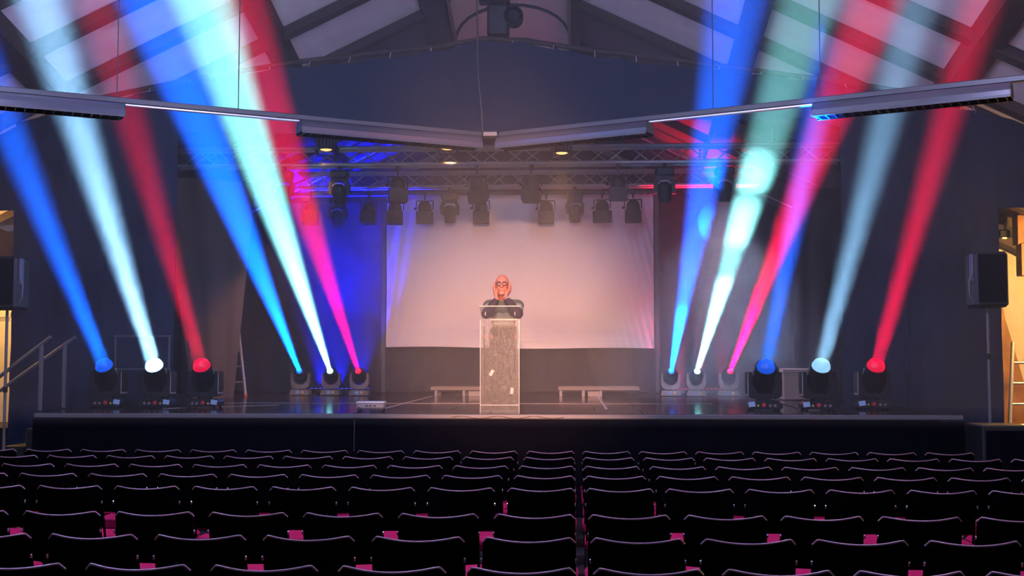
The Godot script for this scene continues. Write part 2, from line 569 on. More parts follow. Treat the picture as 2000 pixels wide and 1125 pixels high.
func roof_timber():
	# rafters across, one on each slope; z is their rear lower edge
	var zr := rafters()
	for i in zr.size():
		if i == 0 or i > 8: continue
		for sd in [-1, 1]:
			var b := MB.new()
			var xi: float = CX + sd * 0.92
			var xo: float = CX + sd * 9.6
			var P := []
			for x in [xi, xo]:
				for z in [zr[i], zr[i] + 0.13]:
					for d in [0.14, 0.0]:
						P.append(Vector3(x, roof(x, z, d), z))
			# order: x0:[zlow d, zlow 0, zhi d, zhi 0], x1: ...
			if sd > 0:
				b.quad(P[0], P[4], P[6], P[2]); b.quad(P[2], P[6], P[7], P[3]); b.quad(P[1], P[3], P[7], P[5]); b.quad(P[0], P[1], P[5], P[4]); b.quad(P[4], P[5], P[7], P[6]); b.quad(P[0], P[2], P[3], P[1])
			else:
				b.quad(P[0], P[2], P[6], P[4]); b.quad(P[2], P[3], P[7], P[6]); b.quad(P[1], P[5], P[7], P[3]); b.quad(P[0], P[4], P[5], P[1]); b.quad(P[4], P[6], P[7], P[5]); b.quad(P[0], P[1], P[3], P[2])
			solo("roof_rafter", b.done(), M.timber, "dark rafter on the %s roof slope, %s row from the hall" % ["left" if sd < 0 else "right", ordinal(i - 1)], "rafter", "rafters of the hall roof")
	# main beams along the hall, following the fall of the roof
	var beams := [[-6.55, 0.34, 0.30], [-4.03, 0.30, 0.30], [-2.00, 0.34, 0.34], [0.045, 0.15, 0.32], [2.33, 0.30, 0.30], [4.68, 0.34, 0.30]]
	var nm := ["beam on the left roof slope nearest the side door", "broad beam on the left roof slope", "beam left of the skylight", "narrow beam right of the skylight", "broad beam on the right roof slope behind the blue beam", "beam on the right roof slope nearest the side room"]
	for i in beams.size():
		var x: float = beams[i][0]
		var w: float = beams[i][1] * 0.5
		var b := MB.new()
		var P := []
		for z in [2.0, -21.6]:
			var y: float = roof(x, z, 0.17)
			P.append([Vector3(x - w, y, z), Vector3(x + w, y, z), Vector3(x + w, y + beams[i][2], z), Vector3(x - w, y + beams[i][2], z)])
		var p: Array = P[0]
		var q: Array = P[1]
		b.quad(p[0], p[1], p[2], p[3]); b.quad(q[1], q[0], q[3], q[2])
		for k in 4:
			b.quad(p[(k + 1) % 4], p[k], q[k], q[(k + 1) % 4])
		solo("roof_beam", b.done(), M.timber, "dark timber " + nm[i], "beam")
	# ridge skylight: a barrel of pale sheets on ribs
	var sk := thing("skylight", "barrel-vaulted ridge skylight with pale sheets and dark ribs", "skylight")
	var frame_m := mat(L(0.05, 0.045, 0.04), 0.4, 0.4)
	var sheet_m := mat(L(0.72, 0.62, 0.52), 0.35)
	var zz := []
	var z := 3.4
	while z > -22.0:
		zz.append(z); z -= 1.06
	for i in zz.size() - 1:
		var z0: float = zz[i]
		var z1: float = zz[i + 1]
		var g := MB.new()
		g.grid(func(u, v):
			var a = PI * (1.0 - u)
			var zc := lerpf(z0 - 0.015, z1 + 0.015, v)
			return Vector3(CX + 0.9 * cos(a), roof(CX + 0.9, zc, 0.0) + 0.55 * sin(a), zc), 14, 2, 0.012)
		part("sheet", g.done(), sheet_m, sk)
		var r := MB.new()
		var pts := []
		for k in 15:
			var a := PI * k / 14.0
			pts.append(Vector3(CX + 0.87 * cos(a), roof(CX + 0.9, z0, 0.0) + 0.52 * sin(a), z0))
		r.path(pts, 0.022, 5)
		part("rib", r.done(), frame_m, sk)
	for sd in [-1, 1]:
		var cb := MB.new()
		cb.tube(Vector3(CX + sd * 0.88, roof(CX + 0.9, 3.4, 0.03), 3.4), Vector3(CX + sd * 0.88, roof(CX + 0.9, -21.7, 0.03), -21.7), 0.035, 8)
		part("gutter", cb.done(), M.alu, sk)
	# blind lamp unit that hangs under the skylight
	var hb := thing("hanging_unit", "dark box-shaped unit hanging below the skylight above the black drape", "rigging", Vector3(-0.96, 6.02, -15.0))
	part("housing", boxmesh(Vector3(0, 0, 0), Vector3(0.28, 0.42, 0.26), 0.03), M.black, hb)
	part("mounting_plate", boxmesh(Vector3(-0.05, 0.28, 0), Vector3(0.40, 0.05, 0.22), 0.01), M.timber, hb)
	var hm := MB.new()
	hm.xf = Transform3D(Basis(Vector3(1, 0, 0), PI / 2), Vector3(0.2, 0.05, 0.05))
	hm.lathe([Vector2(0, -0.1), Vector2(0.12, -0.1), Vector2(0.13, 0.08), Vector2(0.1, 0.1), Vector2(0.08, 0.06), Vector2(0, 0.05)], 18)
	part("drum", hm.done(), M.lampblack, hb)
	var hs := MB.new()
	hs.tube(Vector3(-0.04, 0.3, 0), Vector3(-0.04, 1.05, 0), 0.07, 8)
	hs.tube(Vector3(0.09, 0.2, 0), Vector3(0.09, 1.05, 0), 0.035, 8)
	part("post", hs.done(), M.timber, hb)

# ---------------------------------------------------------------- stage
func stage():
	var rng := RandomNumberGenerator.new()
	rng.seed = 11
	var st := thing("stage", "raised black stage with glossy dark deck panels across the hall", "stage")
	var base := MB.new()
	base.box(Vector3(-0.9, 0.5, -17.1), Vector3(9.8, 0.98, 8.9))
	part("base", base.done(), M.black, st)
	# deck panels 1 x 2 m with narrow joints
	var variants := []
	for i in 4:
		var m: StandardMaterial3D = M.deck.duplicate()
		m.albedo_color = M.deck.albedo_color * (0.86 + 0.09 * i)
		m.albedo_color.a = 1.0
		variants.append(m)
	var z := -12.56
	var row := 0
	while z > -21.4:
		var z1 := maxf(z - 0.98, -21.6)
		var x := -5.84 - (0.5 if row % 2 else 0.0)
		while x < 4.03:
			var x0 := maxf(x, -5.84)
			var x1 := minf(x + 1.64, 4.03)
			if x1 - x0 > 0.1:
				part("deck_panel", boxmesh(Vector3((x0 + x1) / 2, DECK - 0.03 + 0.0007 * rng.randf(), (z + z1) / 2), Vector3(x1 - x0 - 0.004, 0.06, z - z1 - 0.004)), variants[rng.randi() % 4], st)
			x += 1.645
		z = z1; row += 1
	var lip := MB.new()
	lip.box(Vector3(-0.9, DECK - 0.028, -12.565), Vector3(9.9, 0.05, 0.03), 0.006)
	part("edge_strip", lip.done(), M.lip, st, "grey metal strip along the stage front edge")
	# wings of the deck behind the proscenium
	part("wing_deck", boxmesh(Vector3(-6.42, DECK - 0.06, -18.25), Vector3(1.12, 0.1, 6.9)), M.black, st)
	part("wing_deck", boxmesh(Vector3(4.54, DECK - 0.06, -18.25), Vector3(0.98, 0.1, 6.9)), M.black, st)
	# pleated black skirt below the edge
	var sk := MB.new()
	sk.grid(func(u, v):
		var x := lerpf(-5.86, 4.06, u)
		return Vector3(x, lerpf(0.02, 1.01, v), -12.55 + 0.014 * sin(x * 19.0) * (1.2 - v)), 260, 3, 0.008)
	solo("stage_skirt", sk.done(), M.velvet, "black velvet skirt hanging from the stage front edge to the floor", "stage skirt")
	# tape lines on the deck
	var tl := [["long pale tape line across the deck behind the lectern", Vector3(-1.6, 0, -15.5), Vector3(6.8, 0.002, 0.05)], ["pale tape line running back on the deck right of the lectern", Vector3(0.379, 0, -16.2), Vector3(0.034, 0.002, 4.7)], ["pale tape line running back on the deck by the projector", Vector3(-2.23, 0, -16.2), Vector3(0.034, 0.002, 4.7)], ["slanting pale tape line on the deck at far left", Vector3(-4.3, 0, -14.3), Vector3(0.03, 0.002, 1.6)]]
	for t in tl:
		var bb := MB.new()
		if tl.find(t) == 3: bb.xf = Transform3D(Basis(Vector3.UP, -0.75), Vector3.ZERO)
		bb.box(Vector3.ZERO, t[2])
		var o := solo("floor_tape", bb.done(), M.tape, t[0], "tape")
		o.position = t[1] + Vector3(0, DECK + (0.003 if tl.find(t) else 0.0055), 0)
	# stairs on the left with two rails
	var sp := thing("stage_steps", "black wooden steps climbing to the left end of the stage", "steps", Vector3(-5.9, 0, -13.52))
	for i in 5:
		part("step", boxmesh(Vector3(-0.14 - i * 0.27, (DECK - 0.2 * i - 0.2) / 2.0, 0), Vector3(0.26, DECK - 0.2 * i - 0.2, 0.95), 0.01), M.black, sp)
	var rails := [[-13.1, Vector3(-5.927, 1.914, -13.1), Vector3(-6.9, 1.17, -13.1), -6.035, "front"], [-13.9, Vector3(-5.987, 1.93, -13.9), Vector3(-7.05, 1.18, -13.9), -6.115, "rear"]]
	for r in rails:
		var h := thing("handrail", "grey tube handrail on the %s side of the left stage steps" % r[4], "handrail")
		var b := MB.new()
		b.tube(r[1], r[2], 0.022, 10)
		part("rail", b.done(), M.steel, h)
		var p := MB.new()
		p.box(Vector3(r[3], (DECK + r[1].y - 0.07) / 2.0, r[0]), Vector3(0.04, r[1].y - 0.07 - DECK, 0.04), 0.005)
		part("post", p.done(), M.steel, h)
		var p2 := MB.new()
		var low: Vector3 = r[2]
		p2.box(Vector3(low.x + 0.12, (low.y + 0.1) / 2.0, r[0]), Vector3(0.04, low.y + 0.05, 0.04), 0.005)
		part("post", p2.done(), M.steel, h)
	# guard rail frame behind the left lamps
	var gf := thing("guard_rail", "thin grey guard rail frame behind the left front lamps", "guard rail", Vector3(0, 0, -14.42))
	var gm := mat(L(0.075, 0.07, 0.075), 0.5, 0.3)
	for y in [1.945, 1.533]:
		var b := MB.new()
		b.tube(Vector3(-5.72, y, 0), Vector3(-5.0, y, 0), 0.016, 8)
		part("rail", b.done(), gm, gf)
	for x in [-5.70, -5.02]:
		var b := MB.new()
		b.tube(Vector3(x, DECK, 0), Vector3(x, 1.95, 0), 0.016, 8)
		part("post", b.done(), gm, gf)

# ---------------------------------------------------------------- drapes and screen
func curtain(x0: float, x1: float, top: Callable, bot: Callable, z: float, amp: float, wl: float, nu: int, nv: int, sd: int) -> ArrayMesh:
	var f := FastNoiseLite.new()
	f.seed = sd; f.frequency = 0.6
	var b := MB.new()
	b.grid(func(u, v):
		var x := lerpf(x0, x1, u)
		var y := lerpf(bot.call(x), top.call(x), v)
		var ph := x / wl * TAU + 1.6 * f.get_noise_2d(x * 2.0, y * 0.4)
		var a = amp * (0.45 + 0.55 * (1.0 - v)) * (0.6 + 0.8 * absf(f.get_noise_2d(x * 1.3 + 40.0, y * 0.3)))
		return Vector3(x, y, z + a * sin(ph) + amp * 1.2 * f.get_noise_2d(x * 3.0, y * 2.0)), nu, nv, 0.006)
	return b.done()

func drapes():
	var sag := func(x): return drape_top(x) - 0.10 - 0.035 * absf(sin(x * PI / 0.62)) - 0.03 * sin(x * 1.7)
	var low := func(x): return 4.53 + 0.02 * sin(x * 2.3) + (0.12 * smoothstep(0.8, 1.2, x) if x < 3.0 else 0.0)
	var v := thing("valance_drape", "wide black drape hung across the hall above the stage opening", "drape")
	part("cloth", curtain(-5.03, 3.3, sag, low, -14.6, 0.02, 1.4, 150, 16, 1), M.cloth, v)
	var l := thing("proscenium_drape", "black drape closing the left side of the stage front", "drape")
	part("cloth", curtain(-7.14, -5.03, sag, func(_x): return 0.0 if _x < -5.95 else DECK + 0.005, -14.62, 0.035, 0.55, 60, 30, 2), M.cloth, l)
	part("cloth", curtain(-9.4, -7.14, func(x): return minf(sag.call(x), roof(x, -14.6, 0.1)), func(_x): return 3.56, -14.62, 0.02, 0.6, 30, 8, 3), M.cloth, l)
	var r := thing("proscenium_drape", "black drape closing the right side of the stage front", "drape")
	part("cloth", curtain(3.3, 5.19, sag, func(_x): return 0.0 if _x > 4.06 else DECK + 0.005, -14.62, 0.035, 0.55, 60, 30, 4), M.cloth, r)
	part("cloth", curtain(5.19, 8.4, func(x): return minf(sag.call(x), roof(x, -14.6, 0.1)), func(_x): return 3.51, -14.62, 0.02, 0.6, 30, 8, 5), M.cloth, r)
	# rail and hooks that carry them
	var rl := MB.new()
	var pts := []
	for i in 61:
		var x := lerpf(-8.6, 6.4, i / 60.0)
		pts.append(Vector3(x, minf(drape_top(x) - 0.02, roof(x, -14.6, 0.1)), -14.77))
	rl.path(pts, 0.034, 6)
	var rt := thing("drape_rail", "dark bent rail that carries the black drapes below the roof", "rail")
	part("tube", rl.done(), M.timber, rt)
	var hk := MB.new()
	hk.tube(Vector3(0, 0, -0.12), Vector3(0, -0.11, 0.0), 0.005, 5)
	var hmesh := hk.done()
	for i in 24:
		var x := -7.0 + i * 0.52
		var o := part("hook", hmesh, M.white, rt)
		o.position = Vector3(x, minf(drape_top(x) - 0.03, roof(x, -14.6, 0.1)), -14.63)
	# wings and rear drape
	var bw := thing("wing_drape", "brown drape hanging behind the left red lamp, its foot drawn in", "drape")
	var bb := MB.new()
	bb.grid(func(u, vv):
		var xl := lerpf(-5.52, -6.05, vv)
		var xr := lerpf(-5.12, -4.84, vv)
		var x := lerpf(xl, xr, u)
		return Vector3(x, lerpf(DECK + 0.005, 4.35, vv), lerpf(-16.9, -17.6, u) + 0.03 * sin(u * 15.0 + 1.5 * vv)), 40, 24, 0.008)
	part("cloth", bb.done(), M.brown, bw)
	var w2 := thing("wing_drape", "dark drape in the right wing behind the smoke", "drape")
	part("cloth", curtain(3.25, 5.02, func(_x): return 4.2, func(_x): return DECK + 0.005, -17.6, 0.04, 0.4, 40, 12, 8), M.back, w2)
	var rd := thing("rear_drape", "long dark drape along the rear of the stage behind the screen", "drape")
	part("cloth", curtain(-6.9, 5.02, func(_x): return 4.42, func(x): return DECK + 0.006 + 0.02 * absf(sin(x * 3.1)), -20.45, 0.05, 0.5, 240, 26, 7), M.back, rd)
	# screen
	var sc := thing("projection_screen", "large white cloth screen hung at the rear of the stage", "screen")
	var f := FastNoiseLite.new()
	f.seed = 77; f.frequency = 0.9
	var sm := MB.new()
	sm.grid(func(u, vv):
		var x := lerpf(-3.18, 1.352, u)
		var y := lerpf(1.872 + 0.012 * sin(u * 9.0) - 0.03 * u, 4.46, vv)
		var edge := pow(absf(u * 2.0 - 1.0), 6.0)
		var dz = 0.004 * f.get_noise_2d(x * 2.0, y * 2.0) + 0.022 * edge * sin((x * (2.2 if u < 0.5 else 4.0) + (y if u > 0.5 else -0.3 * y)) * 13.0) + 0.006 * (1.0 - vv) * sin(y * 26.0 + 2.0 * x) * exp(-vv * 7.0)
		dz += 0.006 * exp(-pow((vv - 0.12) / 0.006, 2.0)) + 0.006 * exp(-pow((vv - 0.05) / 0.006, 2.0))
		return Vector3(x, y, -19.9 + dz), 160, 120, 0.003)
	part("cloth", sm.done(), M.screen, sc)
	var bt := MB.new()
	bt.box(Vector3(-1.55, 4.49, -19.93), Vector3(6.6, 0.075, 0.07), 0.015)
	part("batten", bt.done(), M.rail, sc, "dark batten that carries the screen")
	for p in [[-3.235, 1.75, 4.45], [1.41, 1.75, 4.45]]:
		var pm := MB.new()
		pm.box(Vector3(p[0], (p[1] + p[2]) / 2.0 - 0.33, -19.97), Vector3(0.085, p[2] - p[1] + 0.66, 0.05), 0.01)
		part("side_strip", pm.done(), M.rail, sc)

# ---------------------------------------------------------------- trusses
func truss(called: String, label: String, x0: float, x1: float, yc: float, z: float, side: float) -> Node3D:
	var t := thing(called, label, "truss", Vector3(0, yc, z))
	var h := side * 0.5 - 0.025
	var m: Material = M.alu
	for sy in [-1, 1]:
		for s in [-1, 1]:
			var b := MB.new()
			b.tube(Vector3(x0, sy * h, s * h), Vector3(x1, sy * h, s * h), 0.025, 10)
			part("chord", b.done(), m, t)
	var n := int(round((x1 - x0) / 0.30))
	var bay := (x1 - x0) / n
	var dg := MB.new()
	dg.tube(Vector3(-bay * 0.5, -h, 0), Vector3(bay * 0.5, h, 0), 0.010, 6)
	var dm := dg.done()
	var dh := MB.new()
	dh.tube(Vector3(-bay * 0.5, h, 0), Vector3(bay * 0.5, -h, 0), 0.010, 6)
	var dm2 := dh.done()
	var dl := MB.new()
	dl.tube(Vector3(-bay * 0.5, 0, -h), Vector3(bay * 0.5, 0, h), 0.010, 6)
	var dm3 := dl.done()
	for i in n:
		var x := x0 + (i + 0.5) * bay
		part("brace", dm if i % 2 else dm2, m, t).position = Vector3(x, 0, h)
		part("brace", dm2 if i % 2 else dm, m, t).position = Vector3(x, 0, -h)
		part("brace", dm3, m, t).position = Vector3(x, -h, 0)
	return t

func trusses():
	truss("lighting_truss", "front aluminium lattice truss spanning the stage opening", -5.85, 3.82, 4.62, -17.0, 0.29)
	truss("lighting_truss", "rear aluminium lattice truss above the white screen", -4.6, 3.05, 4.66, -19.5, 0.29)
	# wires that hold them
	for p in [[-4.9, -17.0, "left end of the front truss"], [2.9, -17.0, "right end of the front truss"], [-4.0, -19.5, "left end of the rear truss"], [2.1, -19.5, "right end of the rear truss"]]:
		var b := MB.new()
		b.tube(Vector3(p[0], 4.75, p[1]), Vector3(p[0], roof(p[0], p[1]), p[1]), 0.012, 6)
		solo("truss_hanger", b.done(), M.wire, "steel hanger at the " + p[2], "hanger")

# par lantern: dome-backed can over a square frame, hung on a yoke; local origin at the clamp
func par_can(label: String, at: Vector3, tilt: float, turn: float, group: String):
	var t := thing("par_lantern", label, "stage lamp", at, turn, group)
	var c := MB.new()
	c.box(Vector3(0, -0.02, 0), Vector3(0.05, 0.10, 0.06), 0.008)
	c.tube(Vector3(0, -0.06, 0), Vector3(0, -0.13, 0), 0.012, 8)
	part("clamp", c.done(), M.lampblack, t)
	var y := MB.new()
	y.path([Vector3(-0.14, -0.30, 0), Vector3(-0.14, -0.15, 0), Vector3(0.14, -0.15, 0), Vector3(0.14, -0.30, 0)], 0.009, 6)
	part("yoke", y.done(), M.lampblack, t)
	var xf := Transform3D(Basis(Vector3(1, 0, 0), tilt), Vector3(0, -0.28, 0))
	var b := MB.new()
	b.xf = xf
	var prof := [Vector2(0.105, -0.12), Vector2(0.112, -0.10), Vector2(0.112, 0.02)]
	for i in range(1, 8):
		var a := PI / 2 * i / 7.0
		prof.append(Vector2(0.112 * cos(a), 0.02 + 0.115 * sin(a)))
	b.lathe(prof, 20, true)
	part("housing", b.done(), M.lampblack, t)
	var f := MB.new()
	f.xf = xf
	for s in [[Vector3(-0.125, -0.15, 0), Vector3(0.012, 0.20, 0.25)], [Vector3(0.125, -0.15, 0), Vector3(0.012, 0.20, 0.25)], [Vector3(0, -0.15, -0.125), Vector3(0.25, 0.20, 0.012)], [Vector3(0, -0.15, 0.125), Vector3(0.25, 0.20, 0.012)]]:
		f.box(s[0], s[1], 0.003)
	part("front_frame", f.done(), M.lampblack, t)
	var l := MB.new()
	l.xf = xf
	l.lathe([Vector2(0.0, -0.125), Vector2(0.1, -0.115)], 18)
	part("lens", l.done(), M.silver, t)
	var k := MB.new()
	k.tube(Vector3(-0.15, -0.28, 0), Vector3(-0.18, -0.28, 0), 0.02, 8)
	part("knob", k.done(), M.lampblack, t)

func hung_mover(label: String, at: Vector3, group: String, face := 1.0):
	var t := thing("hanging_moving_head", label, "moving head", at, 0.0, group)
	var c := MB.new()
	c.box(Vector3(0, 0.0, 0), Vector3(0.05, 0.11, 0.06), 0.008)
	part("clamp", c.done(), M.lampblack, t)
	part("base", boxmesh(Vector3(0, -0.115, 0), Vector3(0.27, 0.12, 0.2), 0.02), M.lampblack, t)
	var y := MB.new()
	var poly := PackedVector2Array([Vector2(-0.15, -0.40), Vector2(-0.11, -0.42), Vector2(-0.095, -0.25), Vector2(-0.06, -0.215), Vector2(0.06, -0.215), Vector2(0.095, -0.25), Vector2(0.11, -0.42), Vector2(0.15, -0.40), Vector2(0.155, -0.27), Vector2(0.12, -0.18), Vector2(-0.12, -0.18), Vector2(-0.155, -0.27)])
	y.prism(poly, -0.06, 0.06)
	part("yoke", y.done(), M.lampblack, t)
	var h := MB.new()
	h.xf = Transform3D(Basis(Vector3(1, 0, 0), 0.25 * face), Vector3(0, -0.36, 0))
	var prof := [Vector2(0.0, -0.185), Vector2(0.085, -0.185), Vector2(0.10, -0.12), Vector2(0.105, 0.0), Vector2(0.095, 0.07), Vector2(0.06, 0.10), Vector2(0.0, 0.105)]
	h.lathe(prof, 20)
	part("head", h.done(), M.lampblack, t)
	var r := MB.new()
	var pts := []
	for i in 9:
		var a := PI * i / 8.0
		pts.append(Vector3(0.085 * cos(a), -0.30 + 0.05 * sin(a), 0.10))
	r.path(pts, 0.006, 5)
	part("trim_ring", r.done(), M.silver, t)

func fresnel(label: String, at: Vector3, aim: Vector3, e: float):
	var t := thing("fresnel_lantern", label, "stage lamp", at, 0.0, "fresnel lanterns above the front truss")
	part("housing", boxmesh(Vector3(0, 0.03, 0), Vector3(0.24, 0.25, 0.26), 0.02), M.lampblack, t)
	for i in 5:
		part("cooling_fin", boxmesh(Vector3(-0.10 + i * 0.05, 0.03, 0.135), Vector3(0.012, 0.2, 0.012)), M.greyplastic, t)
	var y := MB.new()
	y.path([Vector3(-0.14, 0.02, 0), Vector3(-0.14, -0.16, -0.1), Vector3(0.14, -0.16, -0.1), Vector3(0.14, 0.02, 0)], 0.010, 6)
	part("yoke", y.done(), M.lampblack, t)
	for d in [[-0.15, 0.35], [0.15, -0.35]]:
		var bd := MB.new()
		bd.xf = Transform3D(Basis(Vector3(0, 0, 1), d[1]), Vector3(d[0], -0.12, 0))
		bd.box(Vector3.ZERO, Vector3(0.006, 0.12, 0.2))
		part("barn_door", bd.done(), M.lampblack, t)
	var ln := MB.new()
	ln.xf = Transform3D(Basis(), Vector3(0, -0.096, 0.03))
	ln.lathe([Vector2(0.0, -0.02), Vector2(0.05, -0.014), Vector2(0.085, 0.0)], 20)
	part("lens", ln.done(), glow(Color(1.0, 0.72, 0.42), 2.2), t, "glowing warm lens")
	spot("fresnel_light", at + Vector3(0, -0.135, 0.03), aim, Color(1.0, 0.72, 0.45), e, 26.0, 0.8, 0.07)

func stage_lights():
	var hang := "lamps hung on the trusses"
	var yl := 4.51 - 0.03
	# on the front truss
	hung_mover("dark moving head on the front truss before the blue drape", Vector3(-3.42, yl, -17.0), hang)
	par_can("dark can lamp with square frame on front truss at screen's upper left corner", Vector3(-2.56, yl, -17.0), 0.0, 0.3, hang)
	par_can("dark can lamp on the front truss left of the screen middle, pointing rearwards", Vector3(-1.40, yl, -17.0), 0.5, -0.2, hang)
	par_can("dark can lamp on the front truss right of the screen middle, pointing rearwards", Vector3(-0.60, yl, -17.0), 0.45, 0.2, hang)
	par_can("dark boxy can lamp on front truss above the screen's right third", Vector3(0.652, yl, -17.0), 0.1, 0.0, hang)
	hung_mover("dark moving head on the front truss at the screen's upper right corner", Vector3(1.32, yl, -17.0), hang)
	hung_mover("dark moving head on front truss inside the left red beam", Vector3(-4.25, yl, -17.0), hang)
	hung_mover("dark moving head on front truss between the right blue and white beams", Vector3(2.18, yl, -17.0), hang)
	# on the rear truss
	var yr := 4.52 - 0.01
	par_can("can lamp with square frame on rear truss, farthest left in magenta light", Vector3(-4.39, yr - 0.06, -19.42), -0.15, 0.1, hang)
	hung_mover("moving head on the rear truss before the blue drape", Vector3(-3.93, yr - 0.1, -19.42), hang)
	par_can("can lamp with blue-lit square frame on rear truss beside the screen", Vector3(-3.41, yr - 0.06, -19.42), -0.1, 0.0, hang)
	par_can("can lamp with blue glint on rear truss at the screen's left end", Vector3(-2.97, yr - 0.06, -19.42), -0.1, 0.1, hang)
	par_can("can lamp on rear truss, second across the screen from the left", Vector3(-2.47, yr - 0.06, -19.42), 0.05, 0.0, hang)
	hung_mover("left of the two moving heads before the white screen", Vector3(-2.05, yr - 0.03, -19.42), hang)
	par_can("can lamp on rear truss just right of the left moving head", Vector3(-1.53, yr - 0.06, -19.42), 0.05, 0.1, hang)
	par_can("can lamp on rear truss just left of the right moving head", Vector3(-0.445, yr - 0.07, -19.42), 0.05, 0.0, hang)
	hung_mover("right of the two moving heads before the white screen", Vector3(0.03, yr - 0.03, -19.42), hang)
	par_can("can lamp on rear truss, second across the screen from the right", Vector3(0.48, yr - 0.06, -19.42), 0.1, -0.3, hang)
	par_can("can lamp with red glint on rear truss at the screen's right end", Vector3(0.99, yr - 0.06, -19.42), 0.0, -0.1, hang)
	fresnel("warm fresnel lantern above the front truss at left", Vector3(-3.56, 4.78, -16.72), Vector3(-4.7, 1.2, -17.9), 15.0)
	fresnel("warm fresnel lantern above the front truss, left of the lectern", Vector3(-1.80, 4.78, -16.72), Vector3(-1.3, 1.2, -18.6), 4.0)
	fresnel("warm fresnel lantern above the front truss, right of the lectern", Vector3(-0.16, 4.70, -16.72), Vector3(-0.3, 1.2, -18.4), 12.0)
	# added lavender fill under the front truss, lifts the smoke at right rear
	spot("smoke_fill_light", Vector3(2.2, 4.08, -17.05), Vector3(2.2, 1.1, -18.3), Color(0.78, 0.80, 1.0), 300.0, 44.0, 1.0, 0.08)
	# led battens on the deck
	led_batten("led batten on the deck behind the left rear moving heads, blue", -4.45, -3.42, -19.75, Color(0.02, 0.06, 1.0), 80.0, Vector3(0.0, 4.2, -20.1))
	led_batten("led batten on the deck behind the right rear moving heads, red", 1.62, 2.6, -19.75, Color(1.0, 0.02, 0.16), 36.0, Vector3(0.0, 4.5, -19.4))
	spot("led_batten_light", Vector3(1.75, DECK + 0.14, -19.7), Vector3(1.2, 3.6, -19.8), Color(1.0, 0.12, 0.45), 5.0, 34.0, 1.0, 0.04)
	# moving heads on the deck with their beams
	var BL := Color(0.0, 0.37, 1.0)
	var WH := Color(0.58, 0.82, 1.0)
	var MT := Color(0.55, 0.95, 0.95)
	var RD := Color(1.0, 0.0, 0.26)
	var front := "large moving heads at the stage front"
	var rear := "moving heads at the rear of the stage"
	big_head("large moving head with blue lens, left front row, beside the steps", Vector3(-5.585, DECK, -13.95), Vector3(0.003, 0.933, 1), BL, 7800.0, 2.9, 0.9, -1, front)
	big_head("large moving head with white lens, left front row, middle of three", Vector3(-4.985, DECK, -13.95), Vector3(0.047, 0.933, 1), WH, 9360.0, 2.9, 6.0, -1, front)
	big_head("large moving head with red lens, left front row, nearest the lectern", Vector3(-4.40, DECK, -13.92), Vector3(0.032, 0.933, 1), RD, 2280.0, 2.7, 0.8, -1, front)
	big_head("large moving head with blue lens, right front row, nearest the lectern", Vector3(2.152, DECK, -13.55), Vector3(0.013, 0.839, 1), BL, 9000.0, 2.0, 0.7, 1, front)
	big_head("large moving head with white lens, right front row, middle of three", Vector3(2.76, DECK, -13.55), Vector3(0.049, 0.933, 1), WH, 3240.0, 2.7, 1.1, 1, front)
	big_head("large moving head with red lens, right front row, outermost", Vector3(3.47, DECK, -13.95), Vector3(0.028, 0.933, 1), RD, 3840.0, 2.5, 0.8, 1, front)
	small_head("rear moving head with blue beam, left of the screen", Vector3(-4.417, DECK, -18.95), Vector3(0.026, 0.51, 1), BL, 25200.0, 2.7, 2.0, rear)
	small_head("rear moving head with white beam, left of the screen", Vector3(-3.917, DECK, -18.95), Vector3(0.029, 0.51, 1), MT, 20400.0, 2.6, 6.0, rear)
	small_head("rear moving head with red beam, left of the screen", Vector3(-3.42, DECK, -18.75), Vector3(0.014, 0.51, 1), RD, 7000.0, 2.4, 1.2, rear)
	small_head("rear moving head with blue beam in the smoke right of the screen", Vector3(1.53, DECK, -18.8), Vector3(0.010, 0.51, 1), BL, 19200.0, 2.6, 2.0, rear)
	small_head("rear moving head with white beam in the smoke right of the screen", Vector3(1.93, DECK, -18.8), Vector3(0.051, 0.51, 1), MT, 8500.0, 2.6, 6.0, rear)
	small_head("rear moving head with red beam in the smoke right of the screen", Vector3(2.44, DECK, -18.8), Vector3(0.070, 0.51, 1), RD, 10000.0, 2.4, 1.2, rear)

func led_batten(label: String, x0: float, x1: float, z: float, c: Color, e: float, aim: Vector3):
	var t := thing("led_batten", label, "led bar", Vector3((x0 + x1) / 2, DECK, z))
	var w := x1 - x0
	part("housing", boxmesh(Vector3(0, 0.05, 0), Vector3(w, 0.085, 0.09), 0.01), M.black, t)
	for sx in [-1, 1]:
		part("foot", boxmesh(Vector3(sx * (w / 2 - 0.1), 0.006, 0), Vector3(0.05, 0.012, 0.16)), M.rubber, t)
	var n := 14
	var lm := glow(c.lerp(Color(1, 1, 1), 0.25), 2.5)
	var b := MB.new()
	b.box(Vector3(0, 0.092, 0.02), Vector3(0.034, 0.016, 0.03))
	var m := b.done()
	for i in n:
		var o := part("led", m, lm, t)
		o.position = Vector3(-w / 2 + (i + 0.5) * w / n, 0, 0)
	for i in 3:
		var lx := x0 + w * (i + 0.5) / 3.0
		spot("led_batten_light", Vector3(lx, DECK + 0.13, z), Vector3(lx + aim.x, aim.y, aim.z), c, e, 25.0 if c.b > 0.5 else 13.0, 0.7, 0.04)

